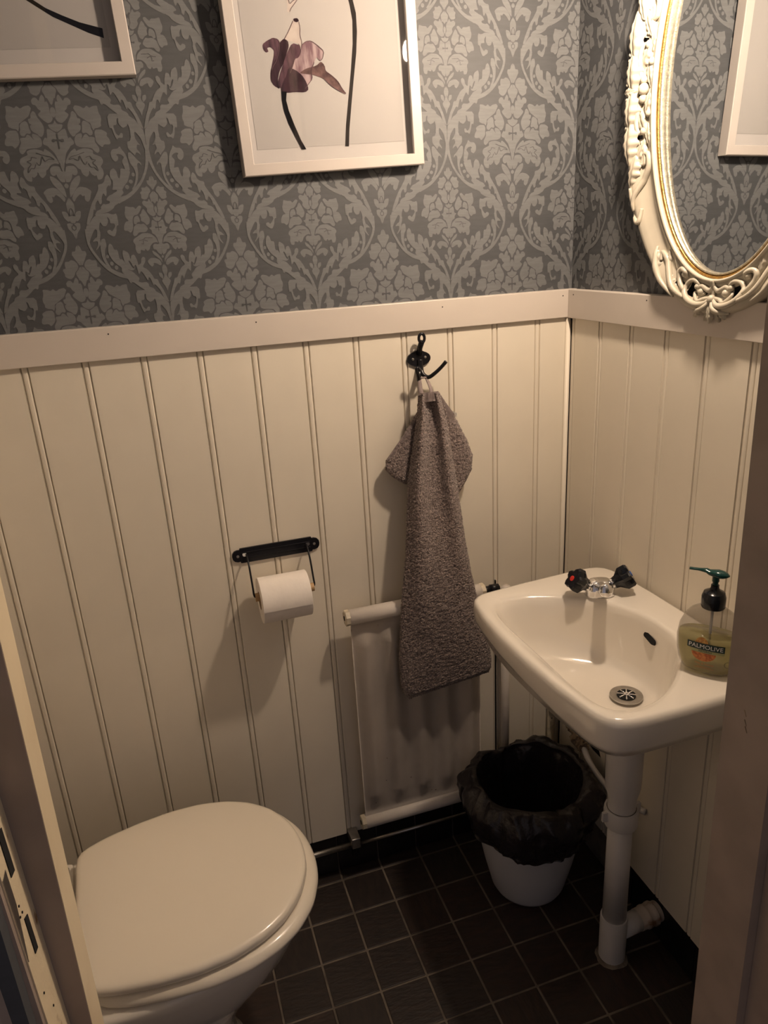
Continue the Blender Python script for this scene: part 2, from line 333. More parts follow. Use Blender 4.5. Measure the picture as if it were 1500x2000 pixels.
# damask print, flat shapes printed on the ground colour: traced motif, mirrored and repeated
PAT = {"L":[[995,412,979,404,971,397,963,382,953,377,929,377,919,374,914,363,915,355,926,345,933,337,945,327,953,320,963,311,969,306,975,299,982,297,997,296,999,320,999,391],[896,328,918,325,931,321,949,311,957,304,961,293,960,286,951,275,942,268,924,261,915,255,906,244,899,238,885,229,875,225,857,219,844,219,824,222,811,226,793,233,788,239,790,249,787,256,776,266,775,271,781,278,790,280,808,280,812,284,808,297,809,305,815,317,826,321,850,320,864,321,882,327],[995,287,976,284,967,280,958,271,949,266,930,258,924,253,922,244,926,237,937,226,942,219,947,210,950,207,957,209,963,206,974,195,980,188,987,178,992,175,999,173,999,196,999,265],[915,224,929,213,932,205,930,190,933,187,943,192,950,191,960,182,964,175,964,164,965,155,964,140,966,131,976,120,980,114,985,107,982,100,968,89,956,84,933,80,918,80,895,87,880,93,858,104,845,111,832,121,837,128,864,138,867,143,849,149,839,155,828,167,817,172,797,174,788,178,783,190,786,197,801,206,813,210,836,210,848,206,862,195,870,195,881,208,890,216,905,225],[997,162,980,157,973,151,967,139,968,131,977,118,985,112,998,107,999,117,999,152],[998,94,984,79,966,74,927,73,918,68,930,55,941,48,964,40,978,37,997,32,999,44,999,86],[997,24,978,31,962,36,935,45,919,48,900,50,892,40,886,8,879,-1,866,5,854,3,834,-11,827,-18,827,-28,836,-33,864,-39,876,-43,885,-51,896,-57,919,-69,932,-78,946,-94,953,-105,963,-125,974,-134,998,-142,999,-111,999,-11],[508,168,545,166,563,163,580,158,593,159,611,167,624,166,644,156,659,156,684,164,703,167,734,170,750,169,766,160,767,154,756,143,747,134,734,122,720,114,693,105,674,99,647,90,631,84,610,79,602,73,600,62,596,54,586,41,580,39,571,47,559,50,532,52,515,55,493,60,486,65,488,75,486,81,478,90,475,98,475,111,479,118,488,127,492,134,495,145,496,152,496,165],[512,43,548,43,564,40,575,30,578,22,576,7,575,-1,578,-12,573,-20,557,-32,543,-39,520,-49,508,-49,494,-39,478,-36,441,-37,425,-36,413,-30,412,-24,419,-10,426,-3,440,6,443,12,436,22,438,27,450,32,463,36,490,42],[684,90,697,83,703,74,706,57,709,48,716,37,716,31,708,26,697,25,674,28,661,25,643,15,630,12,609,15,600,20,596,30,598,37,607,46,609,53,607,64,612,71,628,80,643,85,670,91],[787,141,800,135,806,129,811,118,818,109,836,96,847,87,860,74,866,65,868,52,866,43,856,28,848,20,832,10,822,8,808,10,799,13,786,22,773,26,751,32,740,36,730,42,724,48,719,61,722,67,738,71,738,73,722,77,716,83,711,97,717,102,737,104,745,109,747,122,755,130,775,140],[738,25,770,21,787,16,805,5,813,-3,818,-14,817,-22,810,-36,799,-42,774,-47,752,-49,710,-50,684,-51,647,-54,631,-58,617,-67,606,-73,587,-80,576,-81,560,-75,554,-69,552,-58,555,-50,569,-39,577,-32,587,-23,588,-15,584,-2,590,3,613,5,626,6,642,5,652,8,666,19,676,21,692,18,701,15,712,7,721,2,736,-7,737,-6,724,7,721,14,726,23],[741,-56,782,-61,800,-64,812,-69,818,-67,825,-57,838,-56,870,-66,888,-74,912,-87,926,-97,944,-110,953,-119,962,-133,956,-136,929,-133,909,-133,877,-138,858,-145,835,-159,823,-165,809,-167,803,-173,799,-186,788,-195,759,-207,744,-208,725,-199,717,-192,710,-178,705,-177,698,-189,687,-196,661,-205,649,-206,639,-201,634,-204,630,-222,619,-227,589,-224,573,-219,554,-203,548,-192,549,-177,553,-169,567,-159,565,-152,545,-140,536,-133,532,-124,534,-117,546,-105,561,-100,593,-93,610,-90,629,-86,633,-81,629,-71,635,-65,658,-60,678,-57,715,-55],[997,-124,980,-129,974,-136,975,-149,968,-152,943,-148,925,-147,892,-147,874,-149,854,-159,846,-167,844,-180,848,-188,862,-196,872,-199,891,-198,900,-196,906,-191,910,-193,915,-205,924,-214,945,-230,962,-235,993,-235,999,-213,999,-144],[999,-256,999,-264,999,-268,993,-268,979,-263,973,-255,979,-247,992,-242,999,-242,999,-248],[841,-200,872,-206,893,-213,926,-229,943,-241,962,-259,970,-270,975,-286,977,-297,977,-315,971,-317,951,-307,935,-298,907,-279,888,-268,860,-252,846,-241,832,-226,828,-216,831,-202],[732,-284,763,-272,785,-267,823,-263,845,-262,873,-266,891,-272,919,-288,936,-300,957,-318,960,-328,948,-341,938,-341,919,-328,902,-318,869,-304,854,-303,840,-312,830,-314,816,-310,813,-314,817,-330,813,-338,794,-345,781,-345,763,-337,753,-329,744,-313,737,-303,726,-292],[997,-321,981,-331,971,-339,957,-352,953,-363,955,-381,958,-393,966,-410,976,-416,996,-416,999,-396,999,-338],[897,-394,926,-396,942,-400,958,-410,961,-418,953,-430,953,-437,961,-449,958,-452,941,-451,929,-446,908,-434,898,-422,890,-401],[997,-419,981,-422,971,-423,957,-423,952,-427,953,-437,958,-444,971,-457,980,-461,996,-465,999,-456,999,-428],[992,-468,968,-462,952,-461,928,-463,922,-469,926,-488,936,-498,959,-511,971,-520,981,-534,987,-542,995,-552,998,-538,999,-486],[6,-213,21,-221,28,-227,32,-236,39,-239,55,-237,60,-241,60,-252,54,-259,37,-268,26,-275,12,-286,5,-290,0,-291,0,-275,1,-227],[75,-271,89,-277,102,-278,128,-277,136,-280,133,-292,138,-297,156,-303,160,-308,152,-316,151,-322,155,-334,150,-339,128,-344,115,-345,96,-344,85,-340,70,-330,64,-324,58,-316,51,-311,36,-303,32,-297,36,-288,44,-281,64,-272],[5,-298,20,-305,31,-310,48,-320,52,-327,48,-336,46,-344,43,-357,38,-361,28,-357,20,-358,6,-368,1,-371,0,-371,0,-356,0,-311],[70,-343,81,-355,94,-357,120,-351,134,-351,150,-358,154,-364,149,-374,141,-379,124,-384,116,-389,106,-396,105,-401,111,-410,108,-416,90,-428,77,-434,52,-441,38,-442,20,-438,12,-435,7,-430,10,-425,23,-414,26,-406,22,-392,21,-384,25,-372,30,-367,42,-361,50,-355,62,-343],[3,-383,15,-392,17,-400,14,-415,10,-422,1,-425,0,-417,0,-389],[1,-438,9,-447,21,-449,47,-447,53,-449,43,-460,31,-466,7,-473,0,-468,0,-443],[5,-478,21,-474,34,-470,56,-463,66,-464,75,-474,79,-483,83,-499,91,-505,112,-507,113,-511,93,-521,88,-527,89,-537,83,-542,61,-548,50,-554,37,-566,31,-575,26,-591,21,-598,14,-604,8,-606,0,-608,0,-583,0,-505],[173,-382,192,-378,207,-381,235,-394,247,-396,257,-388,271,-385,305,-385,325,-383,354,-379,364,-382,369,-396,373,-404,382,-416,383,-426,378,-441,369,-450,350,-459,352,-464,378,-466,392,-472,408,-486,415,-496,419,-512,411,-518,382,-519,368,-522,353,-530,343,-530,327,-524,317,-517,306,-500,302,-489,301,-471,298,-460,291,-446,285,-440,271,-433,258,-431,235,-429,221,-425,202,-414,190,-405,172,-389],[154,-398,168,-405,175,-410,182,-420,188,-425,202,-429,204,-434,197,-446,196,-453,200,-463,193,-468,169,-474,157,-479,144,-488,133,-490,112,-486,101,-479,91,-463,91,-452,104,-437,113,-428,125,-416,133,-409,146,-400],[234,-435,258,-438,270,-442,283,-452,288,-460,290,-476,286,-482,269,-485,260,-483,251,-476,241,-473,218,-472,211,-468,213,-457,216,-450,224,-439],[151,-493,167,-484,178,-482,195,-484,210,-484,238,-482,257,-484,285,-492,298,-500,306,-514,312,-523,321,-535,321,-542,311,-551,302,-552,283,-549,270,-544,252,-534,230,-531,182,-532,158,-529,135,-518,131,-511,142,-499],[142,-538,190,-537,216,-539,249,-548,273,-555,311,-565,326,-573,333,-583,330,-589,315,-599,313,-608,319,-624,318,-634,308,-649,297,-654,273,-655,263,-651,259,-636,248,-634,219,-639,208,-638,203,-630,197,-630,182,-640,171,-641,152,-635,143,-628,134,-616,124,-609,106,-601,90,-596,61,-593,47,-593,34,-598,33,-593,45,-573,58,-563,85,-551,100,-545,120,-540],[4,-595,23,-603,40,-605,72,-602,88,-604,101,-614,103,-621,99,-631,91,-635,72,-636,62,-641,52,-653,39,-660,11,-668,1,-655,0,-608],[15,-680,11,-685,0,-689,0,-688,0,-685,0,-679,0,-674,0,-670,1,-671,11,-674],[120,-645,114,-658,103,-667,73,-680,57,-688,36,-697,27,-704,20,-715,17,-715,14,-702,19,-692,38,-676,51,-667,74,-655,89,-649,113,-642],[53,-695,85,-688,107,-685,140,-684,161,-687,189,-698,195,-706,185,-718,175,-725,156,-735,144,-736,130,-729,125,-725,125,-717,120,-715,106,-716,91,-719,57,-729,41,-730,27,-726,27,-719,39,-703],[5,-725,20,-735,27,-742,34,-755,33,-764,23,-780,16,-786,3,-787,0,-774,0,-735],[51,-776,75,-774,82,-779,79,-793,70,-801,45,-812,36,-812,31,-800,33,-792,40,-780],[4,-776,13,-786,17,-792,19,-800,27,-807,51,-821,55,-829,44,-841,36,-848,23,-856,16,-864,5,-881,1,-887,0,-887,0,-864,0,-795],[0,-42,0,-59,0,-83,0,-108,0,-130,13,-152,30,-175,51,-198,77,-222,105,-244,136,-264,169,-282,202,-298,235,-312,269,-324,307,-335,351,-346,398,-356,430,-363,455,-328,421,-327,373,-322,329,-317,296,-308,265,-298,233,-286,199,-271,164,-255,133,-237,105,-216,80,-194,60,-171,47,-149,38,-127,31,-105,26,-80,23,-56,22,-39],[210,-82,226,-83,232,-88,236,-103,235,-115,227,-136,218,-147,199,-161,189,-170,179,-188,178,-200,184,-219,191,-232,206,-251,221,-264,248,-282,251,-287,232,-287,220,-283,202,-271,188,-260,166,-239,156,-224,147,-201,144,-183,144,-155,138,-144,122,-140,111,-143,96,-154,92,-154,94,-143,103,-136,125,-126,142,-117,171,-98,185,-90,200,-83],[229,-204,225,-211,214,-214,201,-214,191,-210,187,-204,191,-197,202,-193,215,-193,225,-198],[275,-242,269,-249,256,-253,241,-253,228,-249,223,-242,228,-235,242,-231,257,-231,270,-236],[327,-272,322,-279,309,-284,294,-284,282,-279,277,-271,282,-264,295,-260,310,-260,323,-265],[192,-21,215,-23,222,-32,221,-56,211,-68,183,-82,169,-89,157,-98,148,-97,133,-83,117,-83,86,-96,79,-97,86,-86,95,-78,114,-67,118,-58,109,-43,99,-40,76,-44,74,-42,93,-30,104,-21,119,-6,133,0,161,1,173,-3,181,-16],[319,-49,337,-58,356,-61,393,-62,411,-67,429,-80,434,-90,431,-108,423,-117,402,-128,387,-130,364,-124,355,-118,351,-107,354,-101,368,-95,368,-93,355,-89,342,-89,319,-92,305,-96,286,-106,288,-112,310,-124,315,-134,305,-151,300,-160,295,-172,282,-177,249,-183,239,-177,240,-154,242,-140,247,-121,252,-109,262,-92,272,-82,291,-69,300,-61,310,-50],[246,-182,281,-175,304,-171,337,-168,350,-172,356,-190,362,-201,373,-219,380,-223,389,-217,393,-209,396,-190,403,-180,419,-169,433,-167,456,-173,468,-179,481,-195,485,-205,482,-218,477,-224,463,-230,459,-238,464,-255,469,-266,483,-282,476,-287,441,-285,429,-286,429,-292,438,-295,466,-302,477,-304,481,-307,494,-310,527,-316,545,-322,568,-336,567,-342,541,-346,533,-349,536,-356,546,-360,574,-363,590,-364,608,-361,622,-364,646,-375,652,-381,647,-386,658,-391,696,-398,714,-406,733,-421,723,-425,676,-418,642,-414,585,-409,554,-403,517,-393,499,-386,486,-376,472,-370,444,-364,431,-357,422,-343,412,-334,389,-321,375,-314,356,-305,354,-299,363,-289,357,-281,330,-264,313,-255,290,-244,278,-234,265,-219,255,-208,240,-190],[487,-220,504,-203,516,-200,534,-208,543,-215,552,-228,561,-237,580,-246,597,-250,630,-253,641,-259,643,-275,652,-286,678,-306,697,-321,730,-343,748,-358,771,-380,787,-396,810,-420,825,-437,846,-466,846,-475,824,-474,812,-468,796,-452,783,-443,762,-428,751,-416,740,-394,732,-389,720,-394,715,-390,710,-369,701,-357,678,-341,667,-342,657,-360,648,-363,632,-357,626,-350,624,-334,617,-322,599,-305,588,-303,574,-317,566,-318,557,-308,552,-298,548,-278,539,-269,516,-260,508,-259,508,-266,502,-264,486,-252,481,-244,481,-230],[486,-418,516,-422,538,-421,571,-414,598,-413,645,-415,675,-418,717,-423,741,-429,769,-440,787,-450,813,-469,828,-476,850,-478,861,-488,875,-517,879,-536,877,-565,870,-574,854,-574,845,-570,835,-557,824,-547,801,-528,787,-517,768,-504,758,-501,746,-505,742,-512,741,-526,747,-536,763,-553,777,-561,800,-569,799,-571,770,-570,758,-571,751,-577,743,-574,727,-562,718,-552,709,-535,707,-523,713,-503,709,-489,693,-466,683,-464,671,-480,657,-486,629,-486,614,-481,596,-466,592,-455,596,-437,592,-434,575,-446,570,-455,572,-469,563,-473,534,-473,523,-476,518,-486,526,-495,554,-514,568,-518,582,-510,594,-508,616,-512,623,-517,622,-528,607,-535,562,-547,540,-546,522,-531,512,-518,504,-494,495,-486,479,-485,474,-471,475,-430],[823,-501,833,-514,844,-532,851,-550,851,-567,848,-583,840,-599,828,-616,812,-632,793,-648,773,-665,751,-682,728,-697,703,-710,675,-722,646,-733,614,-744,579,-754,544,-762,506,-769,465,-775,435,-779,455,-803,485,-798,528,-792,572,-784,610,-773,646,-762,679,-749,708,-736,734,-722,758,-706,781,-690,803,-672,822,-655,841,-638,858,-621,871,-603,880,-586,884,-568,885,-551,885,-531,883,-511,882,-498],[675,-557,704,-560,716,-567,726,-585,731,-596,738,-611,739,-626,736,-657,729,-675,710,-700,697,-713,677,-729,663,-738,638,-750,635,-748,650,-730,661,-716,681,-694,689,-680,694,-659,694,-646,687,-627,679,-616,662,-602,659,-589,664,-564],[703,-519,708,-526,715,-537,721,-548,723,-560,723,-574,725,-586,733,-594,743,-600,753,-605,764,-611,775,-617,784,-622,792,-620,786,-615,776,-607,768,-601,762,-595,758,-590,756,-584,755,-574,754,-560,753,-547,749,-534,744,-523,741,-515],[732,-552,743,-554,758,-556,772,-559,784,-564,795,-569,803,-573,810,-570,804,-566,793,-560,781,-554,767,-550,752,-546,742,-543],[690,-663,686,-669,676,-672,664,-672,654,-668,650,-661,654,-655,664,-652,676,-652,686,-656],[655,-705,651,-712,639,-716,626,-716,614,-711,610,-703,615,-696,626,-692,640,-692,651,-697],[607,-729,602,-737,591,-742,577,-741,566,-736,562,-728,566,-721,577,-716,591,-717,602,-721],[623,-589,639,-600,647,-612,654,-636,648,-653,624,-679,607,-693,583,-707,564,-715,530,-726,522,-735,531,-750,526,-759,502,-772,503,-776,532,-776,527,-780,484,-794,465,-804,453,-823,441,-827,420,-821,399,-826,360,-844,334,-855,295,-869,272,-875,243,-880,220,-882,181,-880,166,-878,162,-872,173,-866,213,-857,226,-851,226,-840,231,-834,246,-827,260,-826,289,-827,309,-827,338,-822,343,-817,329,-804,332,-795,357,-782,371,-774,391,-762,410,-755,449,-746,451,-744,417,-750,398,-751,374,-748,366,-742,366,-728,369,-727,375,-740,384,-740,401,-728,411,-718,426,-700,428,-694,418,-693,412,-696,402,-704,395,-712,385,-728,375,-730,354,-719,345,-721,339,-737,336,-750,330,-773,322,-776,300,-761,285,-763,260,-785,247,-798,232,-816,224,-818,218,-804,211,-800,199,-801,190,-811,174,-842,164,-850,150,-843,133,-850,98,-876,80,-895,62,-926,45,-941,13,-954,4,-953,13,-937,21,-922,40,-896,54,-878,80,-852,92,-837,102,-818,114,-812,138,-811,149,-806,157,-794,170,-782,202,-758,224,-747,258,-737,260,-728,232,-710,222,-699,220,-685,225,-679,242,-675,253,-677,267,-684,273,-691,277,-706,286,-713,310,-722,318,-720,319,-703,324,-690,339,-666,352,-659,376,-661,387,-667,396,-684,401,-681,407,-657,421,-644,460,-631,476,-631,485,-646,487,-660,481,-686,476,-699,466,-711,469,-708,489,-688,503,-682,524,-682,533,-671,536,-636,545,-625,569,-625,580,-620,590,-601,598,-594,613,-588],[11,-960,42,-942,59,-930,79,-912,99,-902,138,-890,153,-883,158,-873,181,-870,244,-872,293,-873,376,-874,403,-890,402,-935,395,-950,375,-948,367,-954,362,-972,355,-985,340,-1005,330,-1010,315,-1003,301,-1001,271,-1002,260,-998,255,-983,259,-977,274,-975,283,-978,298,-988,309,-989,329,-980,339,-969,350,-943,344,-934,317,-933,307,-926,303,-908,297,-900,285,-895,283,-901,288,-920,281,-931,255,-945,237,-948,208,-942,194,-938,182,-929,176,-934,167,-956,166,-970,170,-987,168,-997,158,-1009,148,-1014,126,-1018,119,-1011,122,-985,120,-975,111,-971,96,-977,60,-1002,46,-1017,36,-1041,29,-1055,16,-1076,11,-1083,6,-1083,3,-1059,1,-989]],"D":[[999,-6,972,-6,949,-3,934,-6,934,-19,951,-21,972,-15,999,-16],[999,25,991,22,992,-54,999,-56],[729,-78,742,-80,760,-83,779,-86,800,-89,821,-92,841,-95,858,-97,874,-99,886,-101,899,-106,909,-111,913,-111,906,-110,886,-107,865,-106,845,-111,825,-116,814,-118,806,-111,800,-100,788,-92,777,-101,769,-114,761,-125,752,-133,744,-138,739,-140,734,-137,725,-130,719,-125,712,-126,717,-131,726,-139,738,-144,751,-141,761,-135,770,-127,778,-115,785,-102,790,-96,791,-100,797,-113,810,-122,830,-120,849,-113,866,-109,884,-111,903,-114,919,-115,917,-108,905,-103,891,-98,877,-95,861,-93,844,-91,824,-89,803,-86,782,-83,763,-79,745,-76,733,-74],[728,-102,713,-100,691,-97,672,-96,662,-101,659,-108,655,-112,641,-114,623,-116,610,-120,622,-125,640,-130,650,-135,643,-139,628,-145,614,-152,606,-163,601,-173,606,-181,620,-175,634,-165,648,-158,658,-158,669,-160,683,-159,694,-151,702,-142,707,-136,700,-134,694,-141,686,-150,677,-156,670,-156,658,-155,643,-156,628,-163,612,-173,607,-177,611,-174,615,-164,623,-154,635,-148,650,-141,657,-134,646,-127,628,-122,621,-120,626,-119,644,-118,660,-115,667,-109,670,-103,675,-100,690,-100,710,-103,726,-105],[959,-138,962,-143,966,-150,970,-158,974,-165,978,-172,981,-177,987,-176,985,-171,982,-164,979,-157,975,-149,972,-142,970,-137],[980,-419,980,-413,980,-405,982,-398,985,-392,989,-387,993,-384,997,-382,999,-382,999,-381,999,-378,999,-378,992,-379,986,-381,981,-386,976,-391,972,-397,971,-405,971,-413,971,-419],[997,-469,990,-472,980,-476,972,-480,970,-486,972,-491,975,-496,982,-500,991,-502,997,-504,999,-501,996,-499,988,-497,983,-494,981,-491,980,-486,981,-482,987,-478,997,-475,999,-472],[0,-503,17,-505,34,-501,42,-506,34,-513,12,-510,0,-509],[0,-486,4,-486,2,-529,0,-530],[93,-568,106,-567,124,-567,141,-567,156,-566,169,-566,179,-566,186,-568,193,-571,202,-574,213,-577,225,-578,235,-579,245,-579,254,-580,260,-580,259,-576,254,-576,245,-576,236,-576,226,-575,215,-573,206,-572,199,-569,192,-565,182,-562,168,-562,155,-563,140,-563,123,-563,105,-564,93,-564],[158,-587,169,-584,185,-580,196,-578,201,-579,205,-583,207,-587,208,-591,206,-597,208,-601,219,-602,229,-600,237,-599,233,-596,226,-597,217,-599,214,-599,214,-597,215,-592,215,-587,212,-582,206,-577,196,-575,181,-577,165,-581,153,-584]]}
PER, HALF = 0.2712, 0.1331
def damask(name, wall, f, a0, a1, z0, z1, eps, axis0):
    """axis0: position of a small-motif axis along the wall; f(a, off, z) -> world"""
    bl, bd = bmesh.new(), bmesh.new()
    Z0 = 1.6141
    for key, bm_, e in (('L', bl, eps), ('D', bd, eps+.00056)):
        for iq, q in enumerate(PAT[key]):
            pts = [(q[i]/999*HALF, q[i+1]/999*PER) for i in range(0, len(q), 2)]
            # drop repeats
            cl = []
            for p in pts:
                if not cl or abs(p[0]-cl[-1][0])+abs(p[1]-cl[-1][1]) > 2e-4: cl.append(p)
            if len(cl) < 3: continue
            tr = tessellate_polygon([[Vector((p[0], p[1], 0)) for p in cl]])
            for kx in range(-6, 7):
                for sgn in (1, -1):
                    for kz in range(-2, 5):
                        P = [(axis0+kx*2*HALF+sgn*p[0], Z0+kz*PER+p[1]) for p in cl]; e2 = e+iq*.000008+(.000004 if sgn > 0 else 0)
                        if max(p[0] for p in P) < a0 or min(p[0] for p in P) > a1 or max(p[1] for p in P) < z0 or min(p[1] for p in P) > z1: continue
                        vs = [bm_.verts.new(f(p[0], e2, p[1])) for p in P]
                        for t3 in tr:
                            try: bm_.faces.new([vs[i] for i in t3])
                            except ValueError: pass
    for bm_ in (bl, bd):
        A, B = Vector(f(a0, 0, z0)), Vector(f(a1, 0, z1)); ax = (Vector(f(1, 0, 0))-Vector(f(0, 0, 0)))
        for co, no in ((A, -ax), (B, ax), (A, Vector((0, 0, -1))), (B, Vector((0, 0, 1)))):
            bmesh.ops.bisect_plane(bm_, geom=bm_.verts[:]+bm_.edges[:]+bm_.faces[:], plane_co=co, plane_no=no, clear_outer=True)
    obj('damask_print', bl, 'print', wall, kind='stuff', label='paler grey damask flowers and scrolls')
    obj('damask_print', bd, 'paper', wall, kind='stuff', label='dark vein lines in the damask flowers')
damask('back', wb, lambda a, e, z: (a, PY-e, z), XL+.002, PY-.001, HR-.003, 2.15, .00012, -.2585)
damask('right', wr, lambda a, e, z: (PY-e, PY-a, z), .001, .85, HR-.003, 2.15, .00012, -.005)
damask('left', wl, lambda a, e, z: (XL+e, -a, z), 0, .86, HR-.003, 2.15, .00012, .03)

# rail along the top of the panelling, corner strip, nail marks
def nail(tr, p, d, r=.0013):
    bm = lathe(bmesh.new(), [(r, -.001), (r, .0003)], 8, axis_mat(p, d)); obj('nail_mark', bm, 'dark', tr)
RD = .0085
tr1 = struct(obj('trim_1', box(XL, .012, -RD, PY, HB, HR, bev=.0012), 'rail'), 'cream rail board along the back wall under the wallpaper', 'rail')
tr2 = struct(obj('trim_2', box(-RD, PY, YF, -RD-.0008, HB-.001, HR-.0005, bev=.0012), 'rail'), 'cream rail board along the right wall under the mirror', 'rail')
for x, z in ((-.647, HR-.013), (-.0205, HR-.012), (-.285, HR-.014), (-.90, HR-.012)): nail(tr1, (x, -RD, z), (0, -1, 0))
for yy, z in ((-.028, HR-.010), (-.262, HR-.010)): nail(tr2, (-RD, yy, z), (-1, 0, 0))
bm = bmesh.new(); tube(bm, [(-.003, -.003, HS), (-.003, -.003, HB)], .0055, 10)
struct(obj('trim_3', bm, 'panel', smooth=True), 'thin yellowed quarter round strip in the corner of the panelling', 'trim')

# black skirting tiles
bbk = struct(obj('baseboard_back', box(XL, .0115, .0075, .0115, -.002, HS+.001), 'grout'), 'row of black skirting tiles below the back wall panelling', 'baseboard')
bbr = struct(obj('baseboard_right', box(.0075, .0115, YF, .008, -.002, HS-.003), 'grout'), 'row of black skirting tiles below the right wall panelling', 'baseboard')
sk = obj('tile', box(-.0485, .0485, .0025, .0080, .002, HS-.001, bev=.001), 'wtile', bbk); sk.location = (TX0-.05-.0, 0, 0)
for i in range(-5, 8):
    x = TX0+TP*i-.05
    if x-.05 < XL or x+.048 > .006 or i == 0: continue
    dup(sk, bbk, (x, 0, 0), 'tile')
skr = obj('tile', box(.0025, .0080, -.0485, .0485, .002, HS-.003, bev=.001), 'wtile', bbr); skr.location = (0, TY0-.15, 0)
for j in range(3, 10):
    y = TY0-TP*j+.05
    if j == 2: continue
    if y-.05 < YF: break
    dup(skr, bbr, (0, y-TP, 0), 'tile')

# ---------------------------------------------------------------- doorway
def jamb_piece(bm, prof, k, zr, z0=-.002, z1=2.06):
    n = 6
    loft(bm, [[(x+k*(z0+(z1-z0)*i/n-zr), y, z0+(z1-z0)*i/n) for x, y in prof] for i in range(n+1)])
KL, KR = 0.018, -0.016; KF = -0.016
dl = bpy.data.objects.new('door_1', None); C.objects.link(dl); dl.location = (-.97, -.93, 0); dl.empty_display_size = .05
struct(dl, 'worn cream door frame at the left edge with a latch plate', 'door frame')
bm = bmesh.new(); jamb_piece(bm, [(-.998, -.879), (-.9665, -.879), (-.9665, -.9167), (-.998, -.9167)], KL, .824); obj('door_stop', bm, 'jamb', dl)
bm = bmesh.new(); jamb_piece(bm, [(-.998, -.9168), (-.9668, -.9168), (-.9668, -.9176), (-.998, -.9176)], KL, .824); obj('stop_edge', bm, 'jamb2', dl, label='brown grey edge of the door stop')  # stop face turned from the lamp: its shade put into a darker colour
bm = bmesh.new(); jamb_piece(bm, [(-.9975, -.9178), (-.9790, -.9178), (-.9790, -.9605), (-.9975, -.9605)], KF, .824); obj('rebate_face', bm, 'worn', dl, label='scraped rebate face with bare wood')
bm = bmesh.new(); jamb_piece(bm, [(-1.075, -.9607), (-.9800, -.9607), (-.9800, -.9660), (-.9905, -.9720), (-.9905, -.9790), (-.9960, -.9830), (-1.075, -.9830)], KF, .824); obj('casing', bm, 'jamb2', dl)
def jx(z): return -.9790+KF*(z-.824)
for z0, z1, y0, y1 in ((1.049, 1.089, -.944, -.934), (.981, 1.016, -.944, -.936)):
    bm = bmesh.new()
    prof = [(y0, z0+.003), (y1, z0), (y1, z1-.004), (y0, z1)]
    loft(bm, [[(jx(z)-.002, y, z) for y, z in prof], [(jx(z)+.0006, y, z) for y, z in prof]]); obj('latch_hole', bm, 'dark', dl)
bm = bmesh.new(); prof = [(-.9600, .995), (-.9500, 1.035), (-.9500, 1.065), (-.9600, 1.065)]
loft(bm, [[(jx(z)-.002, y, z) for y, z in prof], [(jx(z)+.0005, y, z) for y, z in prof]]); obj('latch_plate', bm, 'steel', dl)
for y, z in ((-.9465, 1.030), (-.9500, 1.024), (-.9440, 1.022), (-.951, .955), (-.941, .93)):
    bm = bmesh.new(); lathe(bm, [(.0009, -.001), (.0009, .0007)], 6, axis_mat((jx(z), y, z), (1, 0, 0))); obj('screw_hole', bm, 'dark', dl)
dr = bpy.data.objects.new('door_2', None); C.objects.link(dr); dr.location = (-.34, -.93, 0); dr.empty_display_size = .05
struct(dr, 'smooth cream door frame post along the right edge', 'door frame')
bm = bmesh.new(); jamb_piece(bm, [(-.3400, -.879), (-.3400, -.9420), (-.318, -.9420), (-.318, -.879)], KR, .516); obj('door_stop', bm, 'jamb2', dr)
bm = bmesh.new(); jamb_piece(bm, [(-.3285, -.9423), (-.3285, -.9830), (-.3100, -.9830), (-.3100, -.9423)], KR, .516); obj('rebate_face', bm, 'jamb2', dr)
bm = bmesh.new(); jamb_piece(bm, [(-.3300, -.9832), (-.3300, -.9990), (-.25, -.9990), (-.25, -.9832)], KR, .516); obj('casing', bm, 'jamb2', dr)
for y, z, r in ((-.9045, .985, .0010), (-.9060, .975, .0014), (-.9075, .968, .0009)):
    x = -.3400+KR*(z-.516)
    bm = bmesh.new(); tube(bm, [(x-.0001, y, z), (x-.0001, y-.003, z-.006)], [.0006, .0003], 5); obj('scratch', bm, 'lagging', dr)
bm = box(-.985, -.325, -.915, -.879, 2.03, 2.06); struct(obj('door_3', bm, 'jamb2'), 'head of the door frame above the doorway', 'door frame')

# ---------------------------------------------------------------- pendant lamp before the mirror (gives the room its light)
lamp = thing('pendant_lamp', 'bare warm bulb hanging from the ceiling in front of the mirror', 'lamp', (LAMP_POS.x, LAMP_POS.y, ZC))
bm = lathe(bmesh.new(), [(.045, 0), (.043, .012), (.020, .024), (.006, .030)], 28, axis_mat((LAMP_POS.x, LAMP_POS.y, ZC), (0, 0, -1))); obj('ceiling_rose', bm, 'wall', lamp, auto=.6)
bm = bmesh.new(); tube(bm, [(LAMP_POS.x, LAMP_POS.y, ZC-.02), (LAMP_POS.x, LAMP_POS.y, LAMP_POS.z+.08)], .003, 8); obj('cord', bm, 'black', lamp, smooth=True)
bm = lathe(bmesh.new(), [(.008, .085), (.016, .080), (.017, .040), (.014, .036)], 20, Matrix.Translation(LAMP_POS)); obj('socket', bm, 'steel', lamp, auto=.6)
bm = lathe(bmesh.new(), [(.012, .036), (.018, .022), (.0255, .008), (.0265, -.004), (.023, -.018), (.013, -.027), (.001, -.030)], 24, Matrix.Translation(LAMP_POS)); obj('bulb', bm, 'bulb', lamp, smooth=True)

